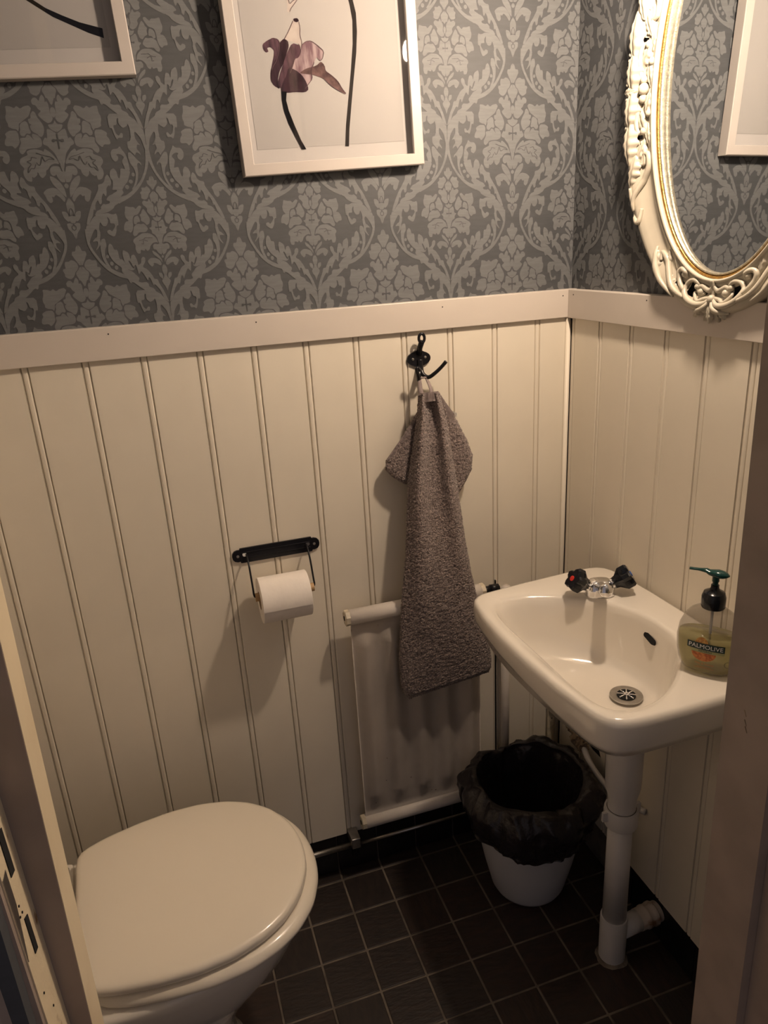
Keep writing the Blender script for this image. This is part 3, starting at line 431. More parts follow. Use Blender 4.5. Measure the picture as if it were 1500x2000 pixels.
# ---------------------------------------------------------------- picture frames
ART = {"stem1":["dark",-77.8,125.8,-68.8,125.1,-71.5,112.4,-68.8,96.3,-61.8,74.5,-53.8,52.3,-46.3,37.4,-54.1,37.4,-62.7,55.5,-72.2,77.7,-77.3,96.7,-78.8,112.7],"stem2":["stem",50.6,254.4,58.3,254.4,62.3,234.2,61.5,208.6,57.1,177.4,48.5,138.0,40.1,97.6,33.6,64.9,29.8,37.9,23.0,38.3,27.8,70.7,35.8,108.7,44.8,151.3,52.1,190.6,55.0,224.0,52.6,244.3],"petal_a":["mid",-98.0,194.1,-93.2,197.0,-89.7,198.8,-84.0,200.9,-80.5,201.3,-75.4,200.1,-73.0,198.6,-71.2,195.1,-71.5,191.2,-74.0,182.9,-76.1,177.5,-79.9,169.9,-82.1,166.4,-85.2,163.4,-87.1,160.9,-89.5,156.3,-90.0,156.3,-89.0,160.9,-87.7,165.0,-84.8,172.6,-83.4,176.9,-82.2,182.2,-82.8,185.0,-85.9,188.1,-88.1,188.9,-91.8,188.2,-92.5,187.0,-91.2,183.9,-91.6,182.5,-94.5,181.5,-96.2,182.1,-98.5,184.7,-99.3,187.1,-99.6,191.6],"petal_b":["dark2",-69.7,196.2,-64.8,199.6,-62.0,199.9,-58.3,197.7,-56.9,195.5,-56.5,190.9,-57.4,187.4,-60.5,181.7,-62.7,177.3,-66.5,169.6,-69.5,164.6,-75.1,157.0,-77.9,151.9,-80.7,144.2,-81.2,139.0,-79.5,131.1,-81.0,129.6,-86.8,132.9,-89.7,135.5,-92.6,140.3,-93.2,144.6,-92.2,152.2,-90.6,157.4,-86.8,165.0,-83.9,169.0,-78.7,173.5,-76.4,176.5,-74.6,181.1,-73.4,185.0,-71.8,192.7],"petal_c":["pale",-49.9,192.6,-47.6,189.5,-44.7,188.7,-38.3,189.3,-34.5,190.8,-29.5,194.5,-26.0,195.9,-20.6,196.3,-16.4,194.9,-9.6,190.5,-5.6,187.4,-0.3,182.7,0.8,179.1,-1.2,172.8,-2.9,170.1,-6.0,167.8,-8.1,168.4,-11.2,172.3,-13.5,171.5,-17.0,165.5,-19.3,161.3,-22.9,155.1,-23.8,151.0,-22.7,144.6,-24.4,140.5,-30.7,134.4,-33.8,131.3,-37.0,128.2,-41.3,128.3,-50.9,131.9,-57.9,132.0,-69.2,129.3,-74.3,129.3,-78.4,132.7,-79.1,136.8,-76.8,146.1,-74.4,152.9,-69.4,163.5,-66.0,170.1,-61.2,179.2,-57.9,184.5,-52.4,191.3],"petal_d":["mid",-48.0,193.5,-40.2,190.9,-37.5,188.4,-37.3,183.5,-38.3,180.1,-41.7,174.8,-44.0,172.8,-47.8,172.1,-49.9,169.7,-52.6,163.6,-54.9,159.0,-59.6,151.4,-62.6,146.3,-67.4,138.6,-70.6,134.5,-75.8,130.0,-78.5,130.1,-81.4,134.9,-81.5,139.0,-78.6,146.7,-76.0,152.3,-71.1,161.5,-67.9,167.6,-63.1,176.7,-59.3,182.7,-52.7,191.5],"petal_e":["dark2",-59.2,159.1,-53.1,157.0,-48.8,154.8,-42.2,149.9,-38.7,146.2,-34.9,139.7,-33.2,135.5,-31.6,129.1,-32.2,126.1,-35.9,123.6,-40.8,122.9,-51.7,123.6,-58.1,123.6,-66.4,123.1,-71.2,123.4,-77.4,124.8,-78.1,128.1,-74.4,136.0,-71.6,140.8,-67.1,146.9,-64.8,151.1,-62.1,157.5],"petal_f":["brown",-41.9,152.3,-35.0,155.9,-28.9,157.9,-17.7,160.0,-12.2,161.9,-7.2,165.7,-4.4,165.9,-1.1,162.7,0.1,159.8,0.5,154.3,2.3,151.4,7.5,148.0,11.5,145.1,18.3,139.3,21.9,134.9,25.8,127.6,28.6,123.5,32.7,118.6,31.7,117.9,24.5,121.1,19.1,123.9,10.2,129.3,5.2,133.3,-1.6,139.8,-7.4,143.2,-18.1,146.7,-24.1,148.1,-31.3,149.1,-35.8,149.8,-42.1,150.7],"petal_g":["faint",-42.6,226.0,-37.7,225.6,-35.7,223.3,-34.8,217.0,-34.8,212.8,-35.9,206.8,-35.8,202.7,-34.4,196.7,-34.6,192.1,-36.6,184.4,-37.5,183.9,-38.5,190.1,-40.3,192.6,-44.5,194.2,-48.0,195.3,-54.2,196.9,-57.5,197.7,-61.9,198.6,-61.9,200.6,-57.7,205.8,-54.9,209.5,-50.9,215.5,-48.5,219.2,-45.3,224.4],"petal_h":["faint",-51.5,254.6,-49.2,254.7,-48.4,253.2,-48.0,248.7,-46.6,248.3,-42.7,251.3,-39.6,253.0,-33.9,255.2,-33.4,254.3,-37.6,250.0,-40.3,247.3,-44.3,243.6,-46.4,241.2,-48.7,237.4,-50.3,236.4,-52.8,237.2,-53.2,238.9,-51.7,243.3,-51.4,246.8,-52.1,252.8],"tip":["dark2",-42.6,228.0,-38.5,228.3,-36.7,227.5,-35.4,225.2,-35.8,224.0,-38.5,222.8,-40.3,222.8,-42.9,223.6,-43.7,224.8,-43.9,227.2]}
def picture(loc, w, h, label, tilt, art, shift=0.0):
    fr = thing('picture_frame', label, 'picture', loc, (radians(tilt), radians(-2.14), 0), 'white framed flower pictures on the damask wall')
    D, FW = -.0275, .0187
    bm = bmesh.new()
    # four mitred rails, swept profile
    prof = [(0, -.002), (0, D+.0015), (.0015, D), (FW-.001, D), (FW, D+.001), (FW, D+.006), (FW-.004, D+.0062), (FW-.004, -.002)]
    def corner(i, a, d):
        x = (-w/2+a) if i in (0, 3) else (w/2-a); z = a if i in (0, 1) else h-a
        return (x, d, z)
    loft(bm, [[corner(i % 4, a, d) for a, d in prof] for i in range(5)], cap0=False, cap1=False)
    bmesh.ops.remove_doubles(bm, verts=bm.verts, dist=1e-5)
    obj('frame', bm, 'pframe', fr, local=True)
    # inner sides of the deep frame, mount, glass
    bm = bmesh.new(); g = FW-.0035
    loft(bm, [[corner(i % 4, a, d) for a, d in ((g-.001, D+.007), (g, D+.007), (g, -.0085), (g-.001, -.0085))] for i in range(5)], cap0=False, cap1=False)
    bmesh.ops.remove_doubles(bm, verts=bm.verts, dist=1e-5)
    obj('spacer', bm, 'mat', fr, local=True)
    obj('mount', box(-w/2+g, w/2-g, -.0095, -.007, g, h-g), 'mat', fr, local=True)
    obj('print', box(-w/2+.030, w/2-.030, -.0100, -.0096, .041, h-.041), 'prt', fr, local=True)
    e = -.0101
    for i, (m_, pts) in enumerate(art):
        bm = bmesh.new(); flat_poly(bm, [Vector((x, 0, z)) for x, z in pts])
        for v in bm.verts: v.co.y = e-.00006*i
        obj('printed_shape', bm, m_, fr, local=True)
    bm = box(-w/2+FW-.003, w/2-FW+.003, D+.0045, D+.0062, FW-.003, h-FW+.003); obj('pane', bm, 'glass', fr, local=True)
    return fr
arts = []
for key in ('stem2', 'petal_c', 'petal_g', 'petal_h', 'petal_a', 'petal_b', 'petal_d', 'petal_f', 'petal_e', 'tip', 'stem1'):
    v = ART[key]; pts = [(v[i]*1.011/1000-.0011, v[i+1]*1.011/1000-.0004) for i in range(1, len(v), 2)]; arts.append(('a_'+v[0], pts))
def outline(pts, w):
    """thin printed line along a polyline"""
    n = len(pts); L, R = [], []
    for i in range(n):
        a = Vector(pts[max(i-1, 0)]); b_ = Vector(pts[min(i+1, n-1)]); tt = (b_-a).normalized(); nn = Vector((-tt.y, tt.x))
        L.append(tuple(Vector(pts[i])+nn*w)); R.append(tuple(Vector(pts[i])-nn*w))
    return L+R[::-1]
def scl(key, a, b_): 
    v = ART[key]; p = [(v[i]*1.011/1000-.0011, v[i+1]*1.011/1000-.0004) for i in range(1, len(v), 2)]; return p[a:b_]
for key, a, b_ in (('petal_g', 2, 13), ('petal_g', 17, 24), ('petal_h', 1, 14), ('petal_c', 4, 18), ('petal_c', 19, 28), ('petal_d', 3, 12), ('petal_a', 3, 16), ('petal_f', 8, 24)):
    arts.append(('a_line', outline(scl(key, a, b_), .0004)))
picture((-.4771, PY, 1.5545), .3252, .42, 'white framed print of a wilting mauve tulip beside a tall dark stem', 1.4, arts)
f1 = [(-.1345, .1033), (-.17, .125), (-.165, .133), (-.1247, .1033), (-.1098, .0931), (-.0894, .0838), (-.0661, .0744), (-.0346, .0647), (-.035, .053), (-.0562, .0603), (-.0796, .0711), (-.1024, .0816), (-.1197, .0931)]
f1 = [(-.0346, .0660), (-.0661, .0744), (-.0894, .0838), (-.1098, .0931), (-.1247, .1033), (-.150, .128), (-.170, .160), (-.178, .158), (-.158, .124), (-.1345, .1033), (-.1197, .0931), (-.1024, .0816), (-.0796, .0711), (-.0562, .0603), (-.0350, .0530)]
f1 = [(x+.1604, z) for x, z in f1]
picture((-.7912-.1626*cos(radians(2.14)), PY, 1.6988-.1626*sin(radians(2.14))), .3252, .42, 'white framed print of a dark stem at the top left edge', 1.4, [('a_dark', f1)])

# ---------------------------------------------------------------- oval mirror with carved frame
MC = Vector((0, -.425, 1.635)); MA, MB, IA, IB = .240, .336, .160, .275
mir = thing('oval_mirror', 'oval mirror in a carved cream frame with a gold inner line', 'mirror', (PY, -.425, 1.635))
def mp(th, t, d):
    """point on the frame: th from the bottom, t 0 inner .. 1 outer, d out from the wall"""
    a = IA+(MA-IA)*t; b_ = IB+(MB-IB)*t
    return Vector((PY-d, MC.y+a*sin(th), MC.z-b_*cos(th)))
bm = bmesh.new()
N = 160
prof = [(.00, .008), (.00, .0225), (.03, .0235), (.05, .0225)]
loops = [[mp(2*pi*i/N, t, d) for t, d in [(.00, .004), (.00, .0195), (.025, .0205), (.055, .0195), (.065, .0165)]] for i in range(N+1)]
loft(bm, loops, cap0=False, cap1=False); bmesh.ops.remove_doubles(bm, verts=bm.verts, dist=1e-5)
obj('inner_beading', bm, 'silver', mir, smooth=True)
bm = bmesh.new()
loft(bm, [[mp(2*pi*i/N, t, d) for t, d in [(.065, .012), (.068, .0185), (.10, .0215), (.135, .0205), (.14, .012)]] for i in range(N+1)], cap0=False, cap1=False); bmesh.ops.remove_doubles(bm, verts=bm.verts, dist=1e-5)
obj('gold_line', bm, 'gold', mir, smooth=True)
bm = bmesh.new()
fp = [(.14, .010), (.14, .0245), (.17, .0275), (.21, .0265), (.23, .0235), (.27, .0245), (.30, .0225), (.42, .0195), (.55, .0210), (.70, .0265), (.82, .0305), (.91, .0310), (.97, .0270), (1.0, .0200), (1.0, .006), (.95, .0035)]
holes = []
for s in (1, -1):
    for a0, a1, t0, t1 in ((.07, .15, .45, .62), (.20, .27, .38, .66), (.30, .42, .50, .64)): holes.append((s, a0, a1, t0, t1))
sholes = [(.02, .05, .54, .72), (.11, .15, .36, .44), (.20, .235, .58, .70), (.275, .31, .36, .50), (.34, .375, .64, .76)]
rows = [[bm.verts.new(mp(2*pi*i/(2*N), t, d)) for t, d in fp] for i in range(2*N)]
def inhole(th, t):
    th = (th+pi) % (2*pi)-pi
    for s, a0, a1, t0, t1 in holes:
        for base in (0, pi):
            q = s*(((th-base+pi) % (2*pi))-pi)
            if a0 < q < a1 and t0 < t < t1: return True
    for base in (pi/2+.02, -pi/2-.02):
        q = abs(((th-base+pi) % (2*pi))-pi)
        for a0, a1, t0, t1 in sholes:
            if a0 < q < a1 and t0 < t < t1: return True
    return False
for i in range(2*N):
    for k in range(len(fp)-1):
        th = 2*pi*(i+.5)/(2*N); t = (fp[k][0]+fp[k+1][0])/2
        if inhole(th, t): continue
        j = (i+1) % (2*N)
        bm.faces.new((rows[i][k], rows[j][k], rows[j][k+1], rows[i][k+1]))
obj('frame_ring', bm, 'mframe', mir, smooth=True)
# mirror glass and back board
bm = bmesh.new(); vs = [bm.verts.new(mp(2*pi*i/N, .02, 0.0148-.027*(IA*sin(2*pi*i/N)))) for i in range(N)]; bm.faces.new(vs)
obj('mirror_glass', bm, 'mirror', mir)
bm = bmesh.new(); loft(bm, [[mp(2*pi*i/N, .10, .0060) for i in range(N)], [mp(2*pi*i/N, .10, .001) for i in range(N)]])
obj('back_board', bm, 'dark', mir)
# carved ornaments
def base_h(t):
    for (a, h), (b_, g) in zip(fp[1:], fp[2:]):
        if a <= t <= b_: return h+(g-h)*(t-a)/max(b_-a, 1e-6)
    return .02
def scroll(bm, pts, r, s=1, th0=0.0, lift=.002, flat=1.0):
    """pts: (angle, t) along the frame; a raised tapering scroll"""
    P = spline([(a, t, 0) for a, t in pts], 7)
    Q = [mp(th0+s*p.x, p.y, max(base_h(p.y), .021)+lift) for p in P]
    tube(bm, Q, r, 8, flat=flat, up=(-1, 0, 0))
def leaf(bm, a, t, la, lw, ang, s=1, th0=0.0, h=.006):
    """almond shaped leaf; angle measured on the frame"""
    c = mp(th0+s*a, t, 0); e = .002
    ta = (mp(th0+s*(a+e), t, 0)-mp(th0+s*(a-e), t, 0)).normalized(); tt = (mp(th0+s*a, t+e, 0)-mp(th0+s*a, t-e, 0)).normalized()
    u = ta*cos(ang)+tt*sin(ang); v = -ta*sin(ang)+tt*cos(ang); nrm = Vector((-1, 0, 0)); hb = max(base_h(t), .021)
    rows = []
    for i in range(25):
        f = min(i/24, .9999); wd = lw*sin(pi*f**.8)**.8*(1+.22*sin(f*pi*9))+1e-5
        rows.append([c+u*la*(f-.5)+v*wd*x+nrm*(hb-.004+h*(sqrt(max(0, 1-x*x))*(.55+.45*sin(pi*f)) - (.25 if x == 0 else 0))) for x in (-1, -.6, -.2, 0, .2, .6, 1)])
    loft(bm, rows, close=False, cap0=False, cap1=False)
def bead(bm, a, t, r, s=1, th0=0.0):
    c = mp(th0+s*a, t, max(base_h(t), .022)+r*.4)
    bmesh.ops.create_uvsphere(bm, u_segments=10, v_segments=7, radius=r, matrix=Matrix.Translation(c))
def crest(th0):
    """pierced crest at the bottom (and top) of the frame"""
    bm = bmesh.new()
    for s in (1, -1):
        scroll(bm, [(0, .30), (.05, .42), (.13, .36), (.17, .46), (.13, .56), (.09, .50)], [.0032, .0042, .0040, .0036, .0030, .0020], s, th0)
        scroll(bm, [(.02, .62), (.06, .74), (.14, .80), (.24, .76), (.30, .62), (.29, .42), (.23, .30), (.17, .36), (.20, .44)], [.003, .0040, .0048, .0048, .0042, .0036, .0032, .0028, .0022], s, th0)
        scroll(bm, [(.03, .60), (.08, .64), (.13, .72), (.19, .60), (.18, .52)], [.003, .0034, .003, .0026, .0018], s, th0)
        scroll(bm, [(.30, .66), (.37, .60), (.43, .46), (.41, .30), (.35, .28), (.34, .38), (.38, .42)], [.0035, .0042, .0044, .004, .0034, .0028, .0018], s, th0)
        scroll(bm, [(.26, .78), (.40, .78), (.52, .62), (.60, .52), (.66, .56), (.62, .66)], [.003, .0046, .0052, .0050, .0040, .0025], s, th0)
        scroll(bm, [(.36, .94), (.50, .92), (.60, .84), (.68, .70), (.72, .60)], [.002, .004, .0055, .0048, .002], s, th0)
        leaf(bm, .50, .30, .042, .0085, 2.5, s, th0); leaf(bm, .56, .62, .050, .0075, 2.2, s, th0)
        leaf(bm, .62, .80, .050, .008, 2.6, s, th0); leaf(bm, .44, .76, .040, .007, 2.9, s, th0)
        leaf(bm, .10, .92, .030, .0065, -2.2, s, th0); leaf(bm, .045, .98, .026, .006, -1.9, s, th0)
        scroll(bm, [(.015, .70), (.05, .84), (.12, .96), (.16, .99)], [.003, .0038, .003, .002], s, th0)
        bead(bm, .13, .50, .0055, s, th0); bead(bm, .185, .42, .0048, s, th0); bead(bm, .365, .36, .0048, s, th0)
    leaf(bm, 0, .93, .034, .007, -pi/2, 1, th0); bead(bm, 0, .62, .007, 1, th0); scroll(bm, [(0, .16), (0, .34), (0, .56)], [.0025, .004, .003], 1, th0)
    return bm
def side(th0):
    """carved leaf and shell run on the long side"""
    bm = bmesh.new()
    for s in (1, -1):
        scroll(bm, [(.58, .95), (.52, .84), (.46, .58), (.40, .36), (.34, .34), (.32, .50), (.37, .58)], [.0024, .0042, .0056, .0054, .0046, .0038, .0024], s, th0)
        scroll(bm, [(.60, .70), (.66, .84), (.62, .97), (.54, .99), (.46, .90)], [.003, .0040, .0044, .0044, .0024], s, th0)
        leaf(bm, .09, .78, .062, .017, .06, s, th0, .014); leaf(bm, .245, .82, .066, .0165, .10, s, th0, .013)
        leaf(bm, .395, .80, .056, .0125, .45, s, th0, .010); leaf(bm, .165, .50, .052, .0125, -.45, s, th0, .011)
        leaf(bm, .075, .34, .046, .0115, .20, s, th0, .010); leaf(bm, .235, .34, .040, .0095, -.15, s, th0, .009)
        leaf(bm, .315, .60, .050, .0110, .55, s, th0, .010)
        scroll(bm, [(.03, .58), (.09, .62), (.15, .66), (.20, .62), (.21, .52)], [.003, .0040, .0040, .0034, .0022], s, th0)
        scroll(bm, [(.25, .56), (.31, .46), (.37, .50), (.36, .62)], [.0028, .0038, .0034, .0022], s, th0)
        bead(bm, .205, .46, .0062, s, th0); bead(bm, .125, .30, .0055, s, th0); bead(bm, .045, .50, .0068, s, th0)
        for q in range(9):
            scroll(bm, [(.03+.026*q, .88), (.036+.026*q, .95), (.040+.026*q, 1.005)], [.0020, .0026, .0020], s, th0)
    bead(bm, 0, .48, .009, 1, th0); leaf(bm, 0, .84, .030, .009, pi/2, 1, th0, .010)
    return bm
for th in (0, pi): obj('carved_crest', crest(th), 'mframe', mir, smooth=True)
for th in (-pi/2-.02, pi/2+.02): obj('carved_side', side(-th if False else th), 'mframe', mir, smooth=True)

# ---------------------------------------------------------------- wash basin
bas = thing('washbasin', 'small white porcelain washbasin mounted on the right wall', 'sink', (0, -.42, .70))
outer = [(-.331, -.231), (-.327, -.218), (-.310, -.204), (-.215, -.193), (-.116, -.186), (-.050, -.184), (-.022, -.193), (-.012, -.220), (-.004, -.330), (-.002, -.430), (-.002, -.60), (-.002, -.640), (-.012, -.652), (-.05, -.656), (-.118, -.657), (-.196, -.659), (-.267, -.658), (-.294, -.654), (-.313, -.640), (-.322, -.618), (-.334, -.54), (-.341, -.44), (-.343, -.36), (-.339, -.29)]
inner = [(-.306, -.270), (-.298, -.250), (-.276, -.240), (-.228, -.245), (-.180, -.267), (-.142, -.291), (-.112, -.320), (-.091, -.352), (-.076, -.390), (-.070, -.422), (-.072, -.475), (-.084, -.505), (-.106, -.535), (-.135, -.566), (-.166, -.592), (-.205, -.616), (-.235, -.624), (-.263, -.625), (-.290, -.614), (-.302, -.585), (-.306, -.53), (-.308, -.416), (-.311, -.316)]
CB = Vector((-.19, -.43))
def outline_at(poly_, th, c=CB):
    d = Vector((cos(th), sin(th))); best = None
    for i in range(len(poly_)):
        a = Vector(poly_[i])-c; b_ = Vector(poly_[(i+1) % len(poly_)])-c; e = b_-a
        den = d.x*e.y-d.y*e.x
        if abs(den) < 1e-12: continue
        t = (a.x*e.y-a.y*e.x)/den; s = (a.x*d.y-a.y*d.x)/den
        if t > 0 and -1e-9 <= s <= 1+1e-9: best = t if best is None else max(best, t)
    return c+d*best
NB = 120
TH = [2*pi*i/NB for i in range(NB)]
OU = [outline_at(outer, t) for t in TH]; IN = [outline_at(inner, t) for t in TH]
def sm(L, k=2):
    for _ in range(k): L = [(L[i-1]+L[i]*2+L[(i+1) % len(L)])/4 for i in range(len(L))]
    return L
OU, IN = sm(OU, 1), sm(IN, 3)
DR = Vector((-.137, -.447)); DRr = .0265
ZR = .785
def lp(L, z, off=0.0, c=CB): return [Vector((*(p+(c-p).normalized()*off), z if not callable(z) else z(p))) for p in L]
def mixl(f, z):   # between bowl outline and the waste
    out = []
    for i, p in enumerate(IN):
        q = DR+Vector((cos(TH[i]), sin(TH[i])))*DRr
        out.append(Vector((*(p*(1-f)+q*f), z)))
    return out
loops = []
UN = Vector((-.13, -.43))
loops.append([Vector((UN.x+.045*cos(t), UN.y+.045*sin(t), .585)) for t in TH])
loops.append([Vector((UN.x+.055*cos(t), UN.y+.055*sin(t), .61)) for t in TH])
loops.append(lp([p*.35+UN*.65 for p in OU], .640)); loops.append(lp([p*.72+UN*.28 for p in OU], .680))
loops.append(lp([p*.92+UN*.08 for p in OU], .712))
zb = lambda p: .742 if p.y > -.3 else .742-.016*min(1, (-.3-p.y)/.3)
loops.append(lp(OU, zb, .012)); loops.append(lp(OU, lambda p: zb(p)+.004, .004)); loops.append(lp(OU, lambda p: zb(p)+.012, .0012))
loops.append(lp(OU, .772, 0)); loops.append(lp(OU, .780, .002)); loops.append(lp(OU, .7850, .0055)); loops.append(lp(OU, .7865, .011))
loops.append([Vector((*(IN[i]*.66+OU[i]*.34), .7845)) for i in range(NB)])
loops.append(lp(IN, .7835, -.010)); loops.append(lp(IN, .7812, -.003)); loops.append(mixl(.018, .7765)); loops.append(mixl(.055, .764)); loops.append(mixl(.11, .741)); loops.append(mixl(.18, .712)); loops.append(mixl(.28, .686)); loops.append(mixl(.42, .671)); loops.append(mixl(.65, .664)); loops.append(mixl(.88, .660)); loops.append(mixl(1.0, .656))
bm = bmesh.new(); loft(bm, loops); bo = obj('basin_bowl', bm, 'porcelain', bas, smooth=True)
# waste: flange with a cross grid
bm = lathe(bmesh.new(), [(.0285, .6615), (.0280, .6635), (.0255, .6640), (.0160, .6625), (.0150, .6600), (.0001, .6595)], 36, Matrix.Translation((DR.x, DR.y, 0))); obj('waste_flange', bm, 'steel', bas, auto=.5)
bm = lathe(bmesh.new(), [(.0160, .6600), (.0160, .6642), (.0001, .6642)], 24, Matrix.Translation((DR.x, DR.y, 0))); obj('waste_hole', bm, 'dark', bas)
bm = bmesh.new()
for k in range(8):
    a = 2*pi*k/8+.2; tube(bm, [(DR.x+.003*cos(a), DR.y+.003*sin(a), .6650), (DR.x+.0160*cos(a), DR.y+.0160*sin(a), .6650)], .0012, 6)
lathe(bm, [(.0045, .6640), (.0045, .6662), (.002, .6662), (.002, .6640)], 14, Matrix.Translation((DR.x, DR.y, 0)))
obj('waste_grid', bm, 'chrome', bas, smooth=True)
# overflow slot in the wall side of the bowl
P0 = Vector((-.0760, -.4215, .748)); u = Vector((-.05, -1, -.22)).normalized()
nrm = Vector((-.86, -.05, .50)).normalized(); w_ = nrm.cross(u).normalized()
bm = bmesh.new(); pts = [P0+u*(.0105*sg)+(u*cos(a)+w_*sin(a))*.0050 for sg, rng in ((1, range(-3, 4)), (-1, range(3, 10))) for a in [pi/6*k for k in rng]]
loft(bm, [[p-nrm*.010 for p in pts], [p+nrm*.0022 for p in pts]]); obj('overflow_slot', bm, 'dark', bas)

# ---------------------------------------------------------------- faucet
FB = Vector((-.100, -.298, .7855))
fau = thing('faucet', 'chrome basin tap with two black star handles', 'tap', FB)
sd = Vector((-.24, -.97, 0)).normalized(); pd = Vector((.97, -.24, 0)).normalized()
bm = bmesh.new()
sec = lambda w, d, z: [FB+pd*(w*math.copysign(abs(cos(a))**.7, cos(a)))+sd*(d*math.copysign(abs(sin(a))**.7, sin(a)))+Vector((0, 0, z)) for a in [2*pi*k/32 for k in range(32)]]
loft(bm, [sec(.0275, .021, 0), sec(.0275, .021, .003), sec(.0265, .020, .012), sec(.0245, .018, .021), sec(.019, .014, .0275), sec(.010, .008, .0305), sec(.002, .002, .031)])
obj('body', bm, 'chrome', fau, smooth=True)
bm = bmesh.new(); s2 = Vector((-.42, -.86, .36)).normalized(); tube(bm, [FB+Vector((0, 0, .012)), FB+Vector((0, 0, .014))+s2*.02, FB+Vector((0, 0, .014))+s2*.062, FB+Vector((0, 0, .014))+s2*.066, FB+Vector((0, 0, .014))+s2*.080, FB+Vector((0, 0, .014))+s2*.082], [.0120, .0115, .0105, .0120, .0120, .0105], 24); obj('spout', bm, 'chrome', fau, smooth=True)
for s, dot in ((-1, 'red'), (1, 'blue')):
    ax = (pd*s*.80+sd*.16+Vector((0, 0, .52))).normalized(); o0 = FB+pd*s*.012+Vector((0, 0, .012))
    A = axis_mat(o0, ax)
    bm = lathe(bmesh.new(), [(.0105, 0), (.0105, .017), (.0095, .019)], 20, A); obj('valve_neck', bm, 'chrome', fau, auto=.6)
    bm = bmesh.new()
    def star(r, z, k=.66): return [A @ Vector((r*(1 if i % 4 in (0,) else (.86 if i % 2 else k))*cos(2*pi*i/20+.3), r*(1 if i % 4 == 0 else (.86 if i % 2 else k))*sin(2*pi*i/20+.3), z)) for i in range(20)]
    loft(bm, [star(.011, .016, .95), star(.013, .024, .9), star(.020, .032, .72), star(.0235, .036), star(.0235, .049), star(.021, .0525), star(.006, .0530, .95)])
    h = obj('handle', bm, 'blackplastic', fau, auto=.5)
    bm = lathe(bmesh.new(), [(.0052, .0525), (.0052, .0540), (.001, .0542)], 16, A); obj('marker_dot', bm, dot, h, label='%s dot' % dot)

# ---------------------------------------------------------------- waste pipe
PX, PYY = -.112, -.422
wp = thing('drain_pipe', 'white plastic drain pipe under the washbasin standing on the tiles', 'pipe', (PX, PYY, 0))
T = Matrix.Translation((PX, PYY, 0))
obj('trap_bell', lathe(bmesh.new(), [(.030, .592), (.0335, .585), (.0335, .465), (.0325, .440), (.0270, .415), (.0265, .372)], 32, T), 'pvc', wp, auto=.7)
obj('pipe', lathe(bmesh.new(), [(.0235, .392), (.0240, .105)], 32, T), 'pvc', wp, smooth=True)
bm = lathe(bmesh.new(), [(.0315, .352), (.0325, .356), (.0325, .386), (.0310, .390), (.0275, .390), (.0275, .352)], 32, T)
for s in (-1, 1): add_box(bm, PX+s*.036-.006, PX+s*.036+.006, PYY-.003, PYY+.003, .368, .388)
obj('clamp_ring', bm, 'pvc', wp, auto=.6)
obj('clamp_gap', lathe(bmesh.new(), [(.0278, .3905), (.0268, .3905), (.0268, .389), (.0278, .389)], 32, T), 'dark', wp)
obj('sleeve', lathe(bmesh.new(), [(.0265, 0), (.0270, .004), (.0275, .110), (.0268, .113), (.0240, .113)], 32, T), 'pvc', wp, auto=.7)
obj('branch', lathe(bmesh.new(), [(.0215, .015), (.0215, .068)], 28, axis_mat((PX, PYY, .068), (1, .06, .04))), 'pvc', wp, smooth=True)
obj('collar', lathe(bmesh.new(), [(.0225, .062), (.0225, .074), (.0245, .078), (.0245, .082), (.0235, .084), (.0235, .092), (.0250, .095), (.0250, .101), (.0215, .104), (.0215, .113)], 28, axis_mat((PX, PYY, .068), (1, .06, .04))), 'pvcold', wp, auto=.6, label='stained collar')
bm = bmesh.new(); lathe(bm, [(.033, 0), (.031, .003), (.027, .006)], 24, T)
for v in bm.verts: v.co.x += random.uniform(-.002, .002); v.co.y += random.uniform(-.002, .002)
obj('mortar_ring', bm, 'grout', wp)

# ---------------------------------------------------------------- soap bottle
SB = Vector((-.097, -.583, .7868))
sang = math.atan2(-.86, -.50)   # direction the label faces
soap = thing('soap_dispenser', 'half empty pump bottle of yellow liquid soap on the basin edge', 'soap bottle', SB, (0, 0, sang+pi/2))
soap.rotation_euler = (0, 0, radians(-52))
aw = [(0, .034, .019), (.003, .037, .022), (.012, .0415, .024), (.030, .0455, .0255), (.052, .0470, .026), (.072, .0445, .025), (.088, .0380, .022), (.098, .0300, .018), (.104, .0200, .0145), (.107, .0150, .0140), (.112, .0148, .0140)]
def sprof(h):
    for (h0, a0, b0_), (h1, a1, b1_) in zip(aw, aw[1:]):
        if h0 <= h <= h1: f = (h-h0)/(h1-h0); return a0+(a1-a0)*f, b0_+(b1_-b0_)*f
    return aw[-1][1:]
def ssec(h, s=1.0): a, b_ = sprof(h); return [Vector((a*s*math.copysign(abs(cos(q))**.85, cos(q)), b_*s*math.copysign(abs(sin(q))**.85, sin(q)), h)) for q in [2*pi*k/48 for k in range(48)]]
hs = [.0, .003, .008, .014, .022, .03, .038, .046, .052, .06, .066, .072, .078, .083, .088, .093, .098, .101, .104, .107, .112]
bm = bmesh.new(); loft(bm, [ssec(h) for h in hs]); obj('bottle', bm, 'clear', soap, smooth=True, local=True)
bm = bmesh.new(); loft(bm, [[v+Vector((0, 0, .0012)) for v in ssec(h, .955)] for h in [.0, .003, .008, .014, .022, .03, .038, .046, .052, .0585]]); obj('liquid', bm, 'soap', soap, smooth=True, local=True)
bm = lathe(bmesh.new(), [(.0165, .105), (.0172, .107), (.0172, .122), (.0150, .129), (.0075, .133), (.0058, .137), (.0058, .141)], 32); obj('collar_cap', bm, 'blackplastic', soap, auto=.7, local=True)
bm = lathe(bmesh.new(), [(.0042, .138), (.0042, .146), (.0052, .147), (.0052, .156)], 20); obj('pump_stem', bm, 'green', soap, auto=.7, local=True)
bm = bmesh.new()
hd = []
